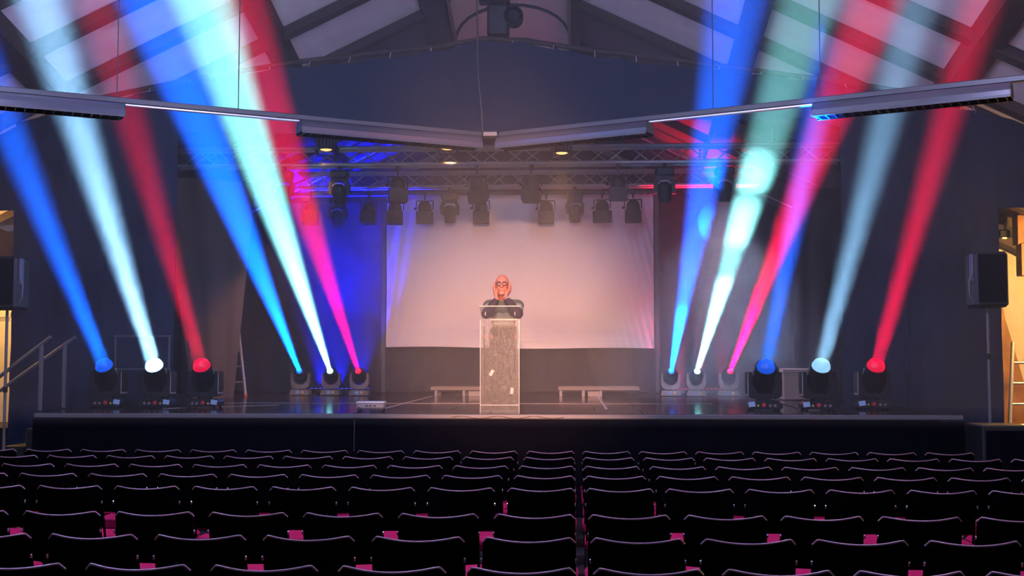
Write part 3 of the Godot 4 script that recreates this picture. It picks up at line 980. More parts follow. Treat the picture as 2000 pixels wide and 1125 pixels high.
func lens_unit(r: float, rise: float, depth: float) -> ArrayMesh:
	# surface 0: the bulging front glass; surface 1: the rear ring of its lens barrel, deep in the head
	var b := MB.new()
	var p := []
	for i in 4:
		var a := PI / 2 * i / 3.0
		p.append(Vector2(r * cos(a), rise * sin(a)))
	b.lathe(p, 14, true)
	var m := b.done()
	var k := MB.new()
	k.lathe([Vector2(r * 0.99, depth), Vector2(r, 0.0)], 14)
	var arr := []
	arr.resize(Mesh.ARRAY_MAX)
	arr[Mesh.ARRAY_VERTEX] = k.v; arr[Mesh.ARRAY_NORMAL] = k.n
	m.add_surface_from_arrays(Mesh.PRIMITIVE_TRIANGLES, arr)
	return m

func lens_part(mesh: Mesh, m: Material, parent: Node) -> MeshInstance3D:
	var o := part("lens", mesh, null, parent, "glowing lens")
	o.set_surface_override_material(0, m)
	o.set_surface_override_material(1, M.black)
	return o

func dir_basis(d: Vector3) -> Basis:   # local y along d, local x stays level
	var y := d.normalized()
	var x := Vector3(1, 0, 0)
	x = (x - y * x.dot(y)).normalized()
	return Basis(x, y, x.cross(y))

var big := {}
func big_head(label: String, at: Vector3, d: Vector3, c: Color, e: float, half: float, lens_glow: float, sd: int, group: String):
	var t := thing("moving_head_lamp", label, "moving head", at, 0.0, group)
	if big.is_empty():
		var b := MB.new()
		b.prism(PackedVector2Array([Vector2(-0.19, 0.035), Vector2(-0.17, 0.02), Vector2(0.17, 0.02), Vector2(0.19, 0.035), Vector2(0.19, 0.075), Vector2(0.14, 0.11), Vector2(-0.14, 0.11), Vector2(-0.19, 0.075)]), -0.15, 0.15)
		big.base = b.done()
		big.foot = boxmesh(Vector3.ZERO, Vector3(0.03, 0.025, 0.04), 0.005)
		var n := MB.new()
		n.lathe([Vector2(0.0, 0.105), Vector2(0.085, 0.105), Vector2(0.085, 0.14), Vector2(0.0, 0.14)], 20)
		big.neck = n.done()
		var y := MB.new()
		y.prism(PackedVector2Array([Vector2(-0.195, 0.30), Vector2(-0.19, 0.165), Vector2(-0.13, 0.135), Vector2(0.13, 0.135), Vector2(0.19, 0.165), Vector2(0.195, 0.30), Vector2(0.19, 0.435), Vector2(0.142, 0.44), Vector2(0.132, 0.29), Vector2(0.07, 0.19), Vector2(-0.07, 0.19), Vector2(-0.132, 0.29), Vector2(-0.142, 0.44), Vector2(-0.19, 0.435)]), -0.10, 0.10)
		big.yoke = y.done()
		var s := MB.new()
		s.prism(PackedVector2Array([Vector2(0.0, 0.165), Vector2(0.012, 0.17), Vector2(0.016, 0.30), Vector2(0.010, 0.43), Vector2(0.0, 0.435)]), -0.095, 0.106)
		big.strip = s.done()
		var h := MB.new()
		h.lathe([Vector2(0.0, -0.20), Vector2(0.09, -0.20), Vector2(0.122, -0.165), Vector2(0.128, -0.02), Vector2(0.122, 0.10), Vector2(0.114, 0.205), Vector2(0.119, 0.225), Vector2(0.113, 0.235), Vector2(0.109, 0.22), Vector2(0.109, -0.17), Vector2(0.0, -0.17)], 28)
		big.head = h.done()
		big.lens = lens_unit(0.106, 0.085, -0.37)
		big.display = boxmesh(Vector3.ZERO, Vector3(0.075, 0.055, 0.008))
		var k := MB.new()
		k.xf = Transform3D(Basis(Vector3(1, 0, 0), PI / 2), Vector3.ZERO)
		k.lathe([Vector2(0.024, 0.0), Vector2(0.022, 0.012), Vector2(0.0, 0.014)], 14)
		big.knob = k.done()
		big.handle = boxmesh(Vector3.ZERO, Vector3(0.014, 0.10, 0.02), 0.004)
	part("base", big.base, M.lampblack, t)
	for x in [-0.15, 0.15]:
		for z in [-0.11, 0.11]:
			part("foot", big.foot, M.rubber, t).position = Vector3(x, 0.0125, z)
	part("neck", big.neck, M.black, t)
	part("yoke", big.yoke, M.lampblack, t)
	for s in [-1, 1]:
		var o := part("yoke_trim", big.strip, M.silver if s == -sd else M.lampblack, t)
		o.position = Vector3(0.184 * s, 0, 0)
		o.scale.x = s * 0.55
		if s < 0: o.rotation.y = 0
	var dsp := part("display", big.display, M.display, t, "lit white display")
	dsp.position = Vector3(-0.155 * sd, 0.075, 0.153)
	dsp.rotation = Vector3(-0.2, 0, 0.12 * sd)
	part("power_knob", big.knob, M.redknob, t, "red round connector").position = Vector3(-0.02 * sd, 0.068, 0.15)
	var yk := part("fuse_cap", big.knob, M.yellow, t)
	yk.position = Vector3(-0.085 * sd, 0.06, 0.15); yk.scale = Vector3(0.5, 0.5, 1)
	for i in 2:
		var so := part("socket", big.knob, M.greyplastic, t)
		so.position = Vector3((0.05 + i * 0.055) * sd, 0.06, 0.15)
		so.scale = Vector3(0.7, 0.7, 1)
	var bs := dir_basis(d)
	var piv := Vector3(0, 0.35, 0)
	var hd := part("head", big.head, M.lampblack, t)
	hd.transform = Transform3D(bs, piv)
	for s in [-1, 1]:
		var ha := part("handle", big.handle, M.silver if s == -sd else M.lampblack, hd)
		ha.position = Vector3(0.125 * s, 0.13, 0.0)
	var ln := lens_part(big.lens, glow(c, lens_glow), hd)
	ln.position = Vector3(0, 0.223, 0)
	var dn := d.normalized()
	var src := at + piv - dn * 0.08
	spot("beam_light", src, src + dn * 3.0, c, e, half, 0.75, 0.078)

var small := {}
func small_head(label: String, at: Vector3, d: Vector3, c: Color, e: float, half: float, lens_glow: float, group: String):
	var t := thing("beam_lamp", label, "moving head", at, 0.0, group)
	if small.is_empty():
		var b := MB.new()
		b.prism(PackedVector2Array([Vector2(-0.155, 0.012), Vector2(0.155, 0.012), Vector2(0.155, 0.05), Vector2(0.135, 0.095), Vector2(-0.135, 0.095), Vector2(-0.155, 0.05)]), -0.12, 0.12)
		small.base = b.done()
		var y := MB.new()
		var poly := PackedVector2Array([Vector2(-0.15, 0.36), Vector2(-0.155, 0.20), Vector2(-0.13, 0.14), Vector2(-0.08, 0.11), Vector2(0.08, 0.11), Vector2(0.13, 0.14), Vector2(0.155, 0.20), Vector2(0.15, 0.36), Vector2(0.118, 0.36)])
		for i in range(0, 9):
			var a := -PI * i / 8.0
			poly.append(Vector2(0.118 * cos(a), 0.29 + 0.118 * sin(a)))
		poly.append(Vector2(-0.118, 0.36))
		y.prism(poly, -0.055, 0.055)
		small.yoke = y.done()
		small.foot = boxmesh(Vector3.ZERO, Vector3(0.04, 0.014, 0.05), 0.003)
		var h := MB.new()
		var p := [Vector2(0.0, -0.135)]
		for i in range(1, 7):
			var a := PI / 2 * i / 6.0
			p.append(Vector2(0.112 * sin(a), -0.02 - 0.115 * cos(a)))
		p.append_array([Vector2(0.11, 0.06), Vector2(0.085, 0.13), Vector2(0.062, 0.155), Vector2(0.055, 0.165), Vector2(0.050, 0.158), Vector2(0.050, -0.09), Vector2(0.0, -0.09)])
		h.lathe(p, 24)
		small.head = h.done()
		small.lens = lens_unit(0.050, 0.030, -0.24)
		small.display = boxmesh(Vector3.ZERO, Vector3(0.06, 0.05, 0.006))
		var k := MB.new()
		k.xf = Transform3D(Basis(Vector3(1, 0, 0), PI / 2), Vector3.ZERO)
		k.lathe([Vector2(0.026, 0.0), Vector2(0.026, 0.010), Vector2(0.016, 0.016), Vector2(0.0, 0.016)], 16)
		small.knob = k.done()
	part("base", small.base, M.greyplastic, t)
	for x in [-0.12, 0.12]:
		for z in [-0.09, 0.09]:
			part("foot", small.foot, M.rubber, t).position = Vector3(x, 0.007, z)
	part("yoke", small.yoke, M.greyplastic, t)
	var ds := part("display", small.display, M.display, t, "small lit display")
	ds.position = Vector3(-0.022, 0.055, 0.121)
	part("knob", small.knob, mat(L(0.8, 0.55, 0.25), 0.35, 0.5), t, "round gold knob").position = Vector3(0.052, 0.055, 0.119)
	var piv := Vector3(0, 0.325, 0)
	var hd := part("head", small.head, M.lampblack, t)
	hd.transform = Transform3D(dir_basis(d), piv)
	var ln := lens_part(small.lens, glow(c, lens_glow), hd)
	ln.position = Vector3(0, 0.158, 0)
	var dn := d.normalized()
	var src := at + piv - dn * 0.03
	spot("beam_light", src, src + dn * 3.0, c, e, half, 0.75, 0.032)

# ---------------------------------------------------------------- lectern
func lectern():
	var t := thing("lectern", "clear scratched acrylic lectern standing at the front of the stage", "lectern", Vector3(-0.82, DECK, -13.1))
	var clear := mat(Color(0.95, 0.95, 0.93, 0.10), 0.05)
	clear.transparency = BaseMaterial3D.TRANSPARENCY_ALPHA
	var worn := mat(L(0.15, 0.14, 0.11), 0.35)
	worn.transparency = BaseMaterial3D.TRANSPARENCY_ALPHA
	var img := Image.create(256, 640, false, Image.FORMAT_RGBA8)
	var f := FastNoiseLite.new()
	f.seed = 5; f.frequency = 0.03
	var f2 := FastNoiseLite.new()
	f2.seed = 8; f2.frequency = 0.16
	for y in 640:
		for x in 256:
			var dn := float(y) / 640.0
			var a := 0.16 + 0.22 * dn + 0.16 * f.get_noise_2d(x * 1.6, y * 0.5)
			var s := f2.get_noise_2d(x * 1.3 + y * 0.25, y * 0.35)
			if s > 0.32 - 0.12 * dn: a += 0.28
			var w := 0.78 + 0.22 * clampf(s * 1.5 + 0.3, 0, 1)
			img.set_pixel(x, y, Color(w, w, w * 0.96, clampf(a, 0.15, 0.9)))
	worn.albedo_texture = ImageTexture.create_from_image(img)
	# front panel with its own uv
	var q := MeshInstance3D.new()
	var bm := MB.new()
	bm.box(Vector3(0, 0.51, 0.004), Vector3(0.43, 1.02, 0.012))
	var arr := []
	arr.resize(Mesh.ARRAY_MAX)
	arr[Mesh.ARRAY_VERTEX] = bm.v; arr[Mesh.ARRAY_NORMAL] = bm.n
	var uv := PackedVector2Array()
	for p in bm.v: uv.append(Vector2(p.x / 0.43 + 0.5, 1.0 - p.y / 1.02))
	arr[Mesh.ARRAY_TEX_UV] = uv
	var am := ArrayMesh.new()
	am.add_surface_from_arrays(Mesh.PRIMITIVE_TRIANGLES, arr)
	q.queue_free()
	part("front_panel", am, worn, t, "scratched frosted acrylic front")
	var edge := mat(L(0.55, 0.47, 0.38), 0.3)
	for s in [-1, 1]:
		part("edge", boxmesh(Vector3(s * 0.216, 0.51, 0.004), Vector3(0.006, 1.02, 0.016)), edge, t)
		part("slot", boxmesh(Vector3(s * 0.165, 0.59, 0.013), Vector3(0.010, 0.27, 0.006)), M.black, t)
		part("bracket", boxmesh(Vector3(s * 0.165, 1.09, -0.06), Vector3(0.010, 0.042, 0.012)), M.greyplastic, t)
		part("side_panel", boxmesh(Vector3(s * 0.19, 0.51, -0.16), Vector3(0.010, 1.0, 0.30)), clear, t)
	part("edge", boxmesh(Vector3(0, 0.073, 0.012), Vector3(0.43, 0.008, 0.006)), edge, t)
	# sloping desk, high edge towards the hall
	var d := MB.new()
	var ang := atan2(0.13, 0.37)
	d.xf = Transform3D(Basis(Vector3(1, 0, 0), -ang), Vector3(0, 1.105, -0.185))
	d.box(Vector3.ZERO, Vector3(0.455, 0.010, 0.39))
	part("desk", d.done(), clear, t, "clear sloping desk")
	var e2 := MB.new()
	e2.tube(Vector3(-0.228, 1.172, 0.0), Vector3(0.228, 1.172, 0.0), 0.006, 6)
	part("desk_edge", e2.done(), edge, t)
	var sh := MB.new()
	sh.box(Vector3(0.02, 1.035, -0.375), Vector3(0.33, 0.022, 0.02), 0.004)
	part("ledge", sh.done(), edge, t)
	part("base_plate", boxmesh(Vector3(0, 0.008, -0.16), Vector3(0.44, 0.016, 0.40), 0.004), clear, t)
	var st := mat(L(0.48, 0.43, 0.32), 0.5)
	for p in [[-0.09, 0.43, 0.5], [0.135, 0.23, 0.1]]:
		var b := MB.new()
		b.xf = Transform3D(Basis(Vector3(0, 0, 1), -p[2]), Vector3(p[0], p[1], 0.012))
		b.box(Vector3.ZERO, Vector3(0.035, 0.07, 0.002))
		part("tape_patch", b.done(), st, t)

# ---------------------------------------------------------------- person
func person():
	var t := thing("person", "bald person in glasses and grey-green sweater leaning on the lectern, cheeks in both hands", "person", Vector3(-0.82, DECK, -13.75))
	var skin := mat(L(0.44, 0.155, 0.09), 0.5)
	skin.subsurf_scatter_enabled = true; skin.subsurf_scatter_strength = 0.08
	# joints
	var SH := [Vector3(-0.165, 1.205, 0.02), Vector3(0.172, 1.205, 0.02)]
	var EL := [Vector3(-0.178, 1.10, 0.29), Vector3(0.19, 1.10, 0.29)]
	var WR := [Vector3(-0.056, 1.268, 0.325), Vector3(0.042, 1.285, 0.33)]
	var HIP := [Vector3(-0.085, 0.86, -0.20), Vector3(0.085, 0.86, -0.20)]
	var KN := [Vector3(-0.10, 0.48, -0.10), Vector3(0.10, 0.48, -0.10)]
	var AN := [Vector3(-0.10, 0.085, -0.20), Vector3(0.10, 0.085, -0.20)]
	var skinb := MB.new()
	# body core with neck and limbs
	var b := Field.new()
	b.cap(Vector3(0, 1.20, 0.06), Vector3(0, 1.36, 0.17), 0.056, 0.055)
	b.cap(Vector3(-0.06, 1.15, 0.0), Vector3(0.06, 1.15, 0.0), 0.10)
	b.cap(Vector3(0, 1.15, 0.0), Vector3(0, 0.92, -0.15), 0.10, 0.10)
	b.cap(HIP[0], HIP[1], 0.10)
	for i in 2:
		b.cap(Vector3(0, 1.19, 0.02), SH[i], 0.055, 0.05)
		b.cap(SH[i], EL[i], 0.042, 0.034)
		b.cap(EL[i], WR[i], 0.036, 0.026)
		b.cap(HIP[i], KN[i], 0.075, 0.05)
		b.cap(KN[i], AN[i], 0.048, 0.034)
		b.cap(AN[i], AN[i] + Vector3(0, -0.04, 0.15), 0.034, 0.028)
	b.mesh_into(skinb, 0.014, 0.04)
	# head
	var h := Field.new()
	var HC := Vector3(0.0, 1.455, 0.205)
	h.ell(HC, Vector3(0.078, 0.100, 0.100))
	h.ell(HC + Vector3(0, -0.055, 0.028), Vector3(0.062, 0.075, 0.068))
	h.cap(HC + Vector3(-0.018, -0.118, 0.075), HC + Vector3(0.018, -0.118, 0.075), 0.020)
	h.cap(HC + Vector3(-0.055, -0.06, 0.01), HC + Vector3(-0.02, -0.112, 0.06), 0.022, 0.018)
	h.cap(HC + Vector3(0.055, -0.06, 0.01), HC + Vector3(0.02, -0.112, 0.06), 0.022, 0.018)
	h.cap(HC + Vector3(0, 0.0, 0.098), HC + Vector3(0, -0.042, 0.118), 0.009, 0.014)
	for s in [-1, 1]:
		h.cap(HC + Vector3(s * 0.012, 0.012, 0.090), HC + Vector3(s * 0.045, 0.012, 0.078), 0.010)
		h.cap(HC + Vector3(s * 0.010, -0.046, 0.105), HC + Vector3(s * 0.013, -0.046, 0.102), 0.009)
		h.ell(HC + Vector3(s * 0.046, -0.035, 0.068), Vector3(0.020, 0.018, 0.016))
		h.dent(HC + Vector3(s * 0.030, -0.012, 0.108), 0.016)
		h.ell(HC + Vector3(s * 0.030, -0.012, 0.080), Vector3(0.013, 0.011, 0.012))
		h.ell(HC + Vector3(s * 0.080, -0.022, -0.005), Vector3(0.009, 0.030, 0.018))
	h.ell(HC + Vector3(0, -0.078, 0.072), Vector3(0.034, 0.026, 0.026))
	h.cap(HC + Vector3(-0.016, -0.0725, 0.0945), HC + Vector3(0.016, -0.0725, 0.0945), 0.0045)
	h.cap(HC + Vector3(-0.013, -0.0855, 0.0935), HC + Vector3(0.013, -0.0855, 0.0935), 0.0052)
	for q in 5: h.dent(HC + Vector3(-0.016 + 0.008 * q, -0.0790, 0.1010), 0.0042)
	h.cap(HC + Vector3(0, -0.09, 0.0), Vector3(0, 1.28, 0.12), 0.056, 0.056)
	h.mesh_into(skinb, 0.0036, 0.011)
	# hands: palm of four bones, four fingers, thumb
	for i in 2:
		var s := -1.0 if i == 0 else 1.0
		var g := Field.new()
		var K := [Vector3(s * 0.080, 1.368, 0.312), Vector3(s * 0.088, 1.372, 0.290), Vector3(s * 0.091, 1.366, 0.268), Vector3(s * 0.091, 1.354, 0.248)]
		var tips := [Vector3(s * 0.083, 1.452, 0.288), Vector3(s * 0.090, 1.466, 0.262), Vector3(s * 0.094, 1.455, 0.238), Vector3(s * 0.095, 1.428, 0.220)]
		g.cap(WR[i].lerp(EL[i], 0.16), WR[i] + Vector3(s * 0.004, 0.010, 0), 0.022, 0.022)
		for f in 4:
			g.cap(WR[i] + Vector3(s * 0.006, 0.012, 0.012 - 0.010 * f), K[f], 0.014, 0.0115)
			var mid: Vector3 = K[f].lerp(tips[f], 0.52) + Vector3(s * 0.007, 0, 0)
			g.cap(K[f], mid, 0.0098, 0.0088)
			g.cap(mid, tips[f], 0.0088, 0.0072)
		var tb: Vector3 = WR[i] + Vector3(s * 0.004, 0.012, 0.014)
		var tm := Vector3(s * 0.052, 1.345, 0.345)
		g.cap(tb, tm, 0.013, 0.0105)
		g.cap(tm, Vector3(s * 0.055, 1.385, 0.325), 0.010, 0.008)
		g.mesh_into(skinb, 0.0035, 0.007)
	part("body", skinb.done(), skin, t)
	# sweater: torso and upper arms; sleeves darker
	var sw := Field.new()
	sw.cap(Vector3(-0.075, 1.15, 0.01), Vector3(0.075, 1.15, 0.01), 0.112)
	sw.cap(Vector3(0, 1.13, 0.0), Vector3(0, 1.03, -0.07), 0.13, 0.13)
	sw.cap(Vector3(0, 1.19, 0.05), Vector3(0, 1.305, 0.13), 0.078, 0.063)
	for i in 2:
		sw.cap(Vector3(0, 1.205, 0.03), SH[i], 0.085, 0.060)
		sw.cap(SH[i], EL[i].lerp(SH[i], 0.25), 0.060, 0.052)
	var swb := MB.new()
	sw.mesh_into(swb, 0.011, 0.045)
	part("sweater", swb.done(), mat(L(0.085, 0.10, 0.088), 0.95, 0, 0.2), t, "dark grey-green sweater")
	for i in 2:
		var bd := Field.new()
		bd.cap(SH[i].lerp(EL[i], 0.34), SH[i].lerp(EL[i], 0.62), 0.0605, 0.0570)
		var bdb := MB.new()
		bd.mesh_into(bdb, 0.008, 0.02)
		part("sleeve_band", bdb.done(), mat(L(0.26, 0.30, 0.25), 0.95, 0, 0.2), t, "pale sage band")
	var cp := Field.new()
	cp.cap(Vector3(-0.045, 1.11, 0.092), Vector3(0.045, 1.11, 0.092), 0.042)
	cp.cap(Vector3(-0.04, 1.04, 0.02), Vector3(0.04, 1.04, 0.02), 0.105)
	var cpb := MB.new()
	cp.mesh_into(cpb, 0.009, 0.04)
	part("chest_panel", cpb.done(), mat(L(0.24, 0.28, 0.24), 0.95, 0, 0.2), t, "pale sage chest panel")
	for i in 2:
		var sl := Field.new()
		sl.cap(EL[i].lerp(SH[i], 0.22), EL[i], 0.052, 0.047)
		sl.cap(EL[i], WR[i].lerp(EL[i], 0.10), 0.049, 0.034)
		sl.cap(EL[i].lerp(WR[i], 0.3) + Vector3(0, -0.01, 0), EL[i].lerp(WR[i], 0.6), 0.045, 0.04)
		var sb := MB.new()
		sl.mesh_into(sb, 0.008, 0.03)
		part("sleeve", sb.done(), mat(L(0.040, 0.030, 0.036), 0.95, 0, 0.2), t, "dark sleeve end")
	var tr := Field.new()
	tr.cap(Vector3(0, 0.98, -0.10), Vector3(0, 0.86, -0.19), 0.128, 0.128)
	tr.cap(HIP[0] + Vector3(0.02, 0.03, 0), HIP[1] + Vector3(-0.02, 0.03, 0), 0.108)
	for i in 2:
		tr.cap(HIP[i], KN[i], 0.088, 0.070)
		tr.cap(KN[i], AN[i] + Vector3(0, 0.0, 0), 0.070, 0.058)
	var tb2 := MB.new()
	tr.mesh_into(tb2, 0.012, 0.03)
	part("trousers", tb2.done(), mat(L(0.018, 0.016, 0.018), 0.9), t, "dark trousers")
	for i in 2:
		var so := Field.new()
		so.cap(AN[i] + Vector3(0, -0.035, -0.02), AN[i] + Vector3(0, -0.045, 0.17), 0.040, 0.036)
		so.cap(AN[i] + Vector3(0, -0.02, 0.0), AN[i] + Vector3(0, -0.04, 0.09), 0.042, 0.036)
		var sob := MB.new()
		so.mesh_into(sob, 0.010, 0.02)
		part("shoe", sob.done(), M.black, t)
	# glasses
	var gl := MB.new()
	for s in [-1, 1]:
		var pts := []
		for k in 13:
			var a := TAU * k / 12.0
			var ca := signf(cos(a)) * pow(absf(cos(a)), 0.6)
			var sa := signf(sin(a)) * pow(absf(sin(a)), 0.6)
			pts.append(HC + Vector3(s * 0.033 + 0.025 * ca, -0.012 + 0.018 * sa, 0.112 - 0.15 * pow(absf(s * 0.033 + 0.025 * ca), 1.6)))
		gl.path(pts, 0.0052, 5)
		gl.tube(HC + Vector3(s * 0.058, -0.004, 0.108), HC + Vector3(s * 0.082, 0.0, 0.0), 0.0028, 5)
	gl.tube(HC + Vector3(-0.009, -0.006, 0.114), HC + Vector3(0.009, -0.006, 0.114), 0.003, 5)
	part("glasses", gl.done(), M.black, t, "dark-rimmed glasses")
	for s in [-1, 1]:
		var ey := MB.new()
		ey.xf = Transform3D(Basis(Vector3(1, 0, 0), PI / 2), HC + Vector3(s * 0.030, -0.013, 0.084))
		ey.lathe([Vector2(0.0105, 0.0), Vector2(0.009, 0.006), Vector2(0.0055, 0.009)], 14, true)
		var eo := part("eye", ey.done(), mat(L(0.32, 0.22, 0.19), 0.3), t)
		var pu := MB.new()
		pu.xf = ey.xf
		pu.lathe([Vector2(0.0056, 0.0088), Vector2(0.0, 0.0105)], 12)
		part("iris", pu.done(), M.black, eo)
		var eb := MB.new()
		eb.path([HC + Vector3(s * 0.012, 0.012, 0.102), HC + Vector3(s * 0.030, 0.018, 0.098), HC + Vector3(s * 0.048, 0.012, 0.086)], 0.0042, 6)
		part("eyebrow", eb.done(), mat(L(0.10, 0.05, 0.035), 0.9), t)
	# wrist band
	var wb := MB.new()
	wb.xf = Transform3D(wb.frame_of(WR[1] - EL[1]), WR[1] + Vector3(0.012, -0.012, -0.004))
	wb.lathe([Vector2(0.030, -0.010), Vector2(0.033, -0.010), Vector2(0.033, 0.010), Vector2(0.030, 0.010)], 16)
	part("wristband", wb.done(), mat(L(0.5, 0.35, 0.3), 0.5), t)

# ---------------------------------------------------------------- small things on and beside the stage
func stage_things():
	# projector lying near the front edge
	var p := thing("projector", "white video projector standing on the stage front edge left of the lectern", "projector", Vector3(-2.255, DECK, -13.1), 0.06)
	part("body", boxmesh(Vector3(0, 0.062, 0), Vector3(0.31, 0.07, 0.24), 0.02), mat(L(0.30, 0.27, 0.25), 0.5), p)
	part("top_cover", boxmesh(Vector3(0, 0.101, 0), Vector3(0.318, 0.022, 0.246), 0.010), M.white, p, "white top cover")
	for x in [-0.13, 0.13]:
		part("foot", boxmesh(Vector3(x, 0.014, 0.09), Vector3(0.025, 0.028, 0.025), 0.005), M.rubber, p)
		part("foot", boxmesh(Vector3(x, 0.014, -0.09), Vector3(0.025, 0.028, 0.025), 0.005), M.rubber, p)
	for x in [-0.04, 0.0, 0.05]:
		part("socket", boxmesh(Vector3(x, 0.066, 0.1205), Vector3(0.022, 0.016, 0.004)), M.black, p)
	var cb := MB.new()
	cb.path([Vector3(-0.13, 0.05, 0.118), Vector3(-0.135, 0.03, 0.20), Vector3(-0.13, 0.008, 0.30), Vector3(-0.12, 0.006, 0.48), Vector3(-0.12, -0.05, 0.545), Vector3(-0.12, -0.4, 0.56)], 0.008, 6)
	part("cable", cb.done(), M.wire, p)
	# low platforms behind the lectern
	for q in [["low grey platform behind the lectern, left of it", -2.245, -0.95, [-2.16, -1.72, -1.42]], ["low grey platform behind the lectern, right of it", -0.243, 1.02, [-0.2, 0.15, 0.42]]]:
		var t := thing("low_platform", q[0], "platform", Vector3(0, DECK, -18.75))
		part("top", boxmesh(Vector3((q[1] + q[2]) / 2, 0.128, 0), Vector3(q[2] - q[1], 0.06, 0.6), 0.006), mat(L(0.15, 0.115, 0.09), 0.6), t)
		for x in q[3]:
			part("leg", boxmesh(Vector3(x, 0.05, 0.25), Vector3(0.05, 0.1, 0.05), 0.004), M.steel, t)
			part("leg", boxmesh(Vector3(x, 0.05, -0.25), Vector3(0.05, 0.1, 0.05), 0.004), M.steel, t)
		part("cross_box", boxmesh(Vector3(q[3][1] + 0.16, 0.045, 0.22), Vector3(0.18, 0.085, 0.08), 0.004), M.greyplastic, t)
	# stepladder partly behind the brown drape
	var ld := thing("stepladder", "blue-lit aluminium ladder leaning behind the brown drape", "ladder", Vector3(0, DECK, -18.3))
	var dark := mat(L(0.35, 0.35, 0.38), 0.4, 0.5)
	for s in [[-5.11, -5.31], [-5.72, -5.62]]:
		var b := MB.new()
		b.tube(Vector3(s[0], 0.02, 0.1), Vector3(s[1], 1.05, -0.15), 0.025, 8)
		part("stile", b.done(), dark, ld)
	for i in 4:
		var f := 0.2 + 0.24 * i
		var b := MB.new()
		b.tube(Vector3(lerpf(-5.11, -5.31, f), 0.02 + 1.03 * f, 0.1 - 0.25 * f), Vector3(lerpf(-5.72, -5.62, f), 0.02 + 1.03 * f, 0.1 - 0.25 * f), 0.014, 6)
		part("rung", b.done(), dark, ld)
	for x in [-5.11, -5.72]:
		part("foot", boxmesh(Vector3(x, 0.025, 0.105), Vector3(0.05, 0.05, 0.05), 0.008), mat(L(0.6, 0.12, 0.06), 0.6), ld, "orange rubber foot")
	# flight case between the right front lamps
	var fc := thing("equipment_case", "pale equipment case standing between the right front moving heads", "case", Vector3(3.22, DECK, -17.05))
	part("body", boxmesh(Vector3(0, 0.2, 0), Vector3(0.50, 0.38, 0.3), 0.01), mat(L(0.34, 0.24, 0.17), 0.6), fc)
	part("lid", boxmesh(Vector3(0, 0.42, 0), Vector3(0.52, 0.06, 0.32), 0.01), mat(L(0.40, 0.30, 0.24), 0.5), fc)
	part("ridge", boxmesh(Vector3(0, 0.36, 0.152), Vector3(0.50, 0.012, 0.01)), M.greyplastic, fc)
	part("status_light", boxmesh(Vector3(0.12, 0.27, 0.152), Vector3(0.045, 0.02, 0.006)), glow(Color(0.2, 0.3, 1.0), 3.0), fc, "blue status light")
	# cable between two right lamps
	var cm := MB.new()
	cm.path([Vector3(2.34, DECK + 0.08, -13.5), Vector3(2.45, DECK + 0.05, -13.48), Vector3(2.55, DECK + 0.012, -13.45), Vector3(2.62, DECK + 0.03, -13.48), Vector3(2.66, DECK + 0.07, -13.52)], 0.007, 6)
	solo("lamp_cable", cm.done(), M.wire, "black cable sagging between two right front moving heads", "cable")
	# cable and clutter on the stage lip in front of the lectern
	var cl := MB.new()
	var pts := []
	for i in 25:
		var x := -1.3 + i * 0.05
		pts.append(Vector3(x, DECK - 0.03 + 0.012 * sin(i * 0.8), -12.535 + 0.008 * sin(i * 1.7)))
	cl.path(pts, 0.006, 5)
	solo("edge_cable", cl.done(), mat(L(0.35, 0.25, 0.18), 0.6), "pale cable lying along the stage edge below the lectern", "cable")
	# loudspeakers
	pa_speaker("left", Vector3(-6.2, 0, -12.6), 1)
	pa_speaker("right", Vector3(4.34, 0, -12.6), -1)
	var sb := thing("subwoofer", "black subwoofer box on the hall floor at the right end of the stage", "loudspeaker", Vector3(4.31, 0, -12.3))
	part("cabinet", boxmesh(Vector3(0, 0.5, 0), Vector3(0.49, 1.0, 0.55), 0.015), M.black, sb)
	part("grille", boxmesh(Vector3(0, 0.5, 0.278), Vector3(0.43, 0.9, 0.01), 0.004), M.velvet, sb)
	for s in [-1, 1]:
		part("handle", boxmesh(Vector3(s * 0.246, 0.6, 0), Vector3(0.006, 0.06, 0.18), 0.002), M.lampblack, sb)

func pa_speaker(side: String, at: Vector3, s: int):
	var base_y := 0.0 if s > 0 else 1.0
	var p := thing("speaker_pole", "thin pole under the %s loudspeaker" % side, "speaker pole", at + Vector3(0, base_y, 0))
	var b := MB.new()
	b.tube(Vector3.ZERO, Vector3(0, 2.2 - base_y, 0), 0.016, 10)
	part("tube", b.done(), M.steel, p)
	var c := MB.new()
	c.tube(Vector3(0, 0.66 if s < 0 else 1.3, 0), Vector3(0, 0.72 if s < 0 else 1.36, 0), 0.026, 10)
	part("collar", c.done(), M.lampblack, p)
	if s > 0:
		var f := MB.new()
		for k in 3:
			f.tube(Vector3(0, 0.45, 0), Vector3(0.38 * cos(TAU * k / 3.0 + 0.4), 0.015, 0.38 * sin(TAU * k / 3.0 + 0.4)), 0.012, 6)
		part("tripod", f.done(), M.lampblack, p)
	var t := thing("loudspeaker", "black loudspeaker on a pole at the %s end of the stage" % side, "loudspeaker", at + Vector3(0.0, 2.2, 0))
	part("cabinet", boxmesh(Vector3(0.0, 0.29, 0), Vector3(0.34, 0.58, 0.34), 0.03), M.black, t)
	part("grille", boxmesh(Vector3(0.0, 0.30, 0.174), Vector3(0.29, 0.5, 0.012), 0.005), M.velvet, t)
	var hd := MB.new()
	var x := 0.176 * s
	hd.path([Vector3(x, 0.08, 0.1), Vector3(x + 0.035 * s, 0.12, 0.1), Vector3(x + 0.04 * s, 0.28, 0.1), Vector3(x, 0.36, 0.1)], 0.009, 6)
	part("handle", hd.done(), M.steel, t)
	part("side_plate", boxmesh(Vector3(x - 0.004 * s, 0.42, 0.05), Vector3(0.012, 0.28, 0.10), 0.003), mat(L(0.10, 0.10, 0.16), 0.4), t)

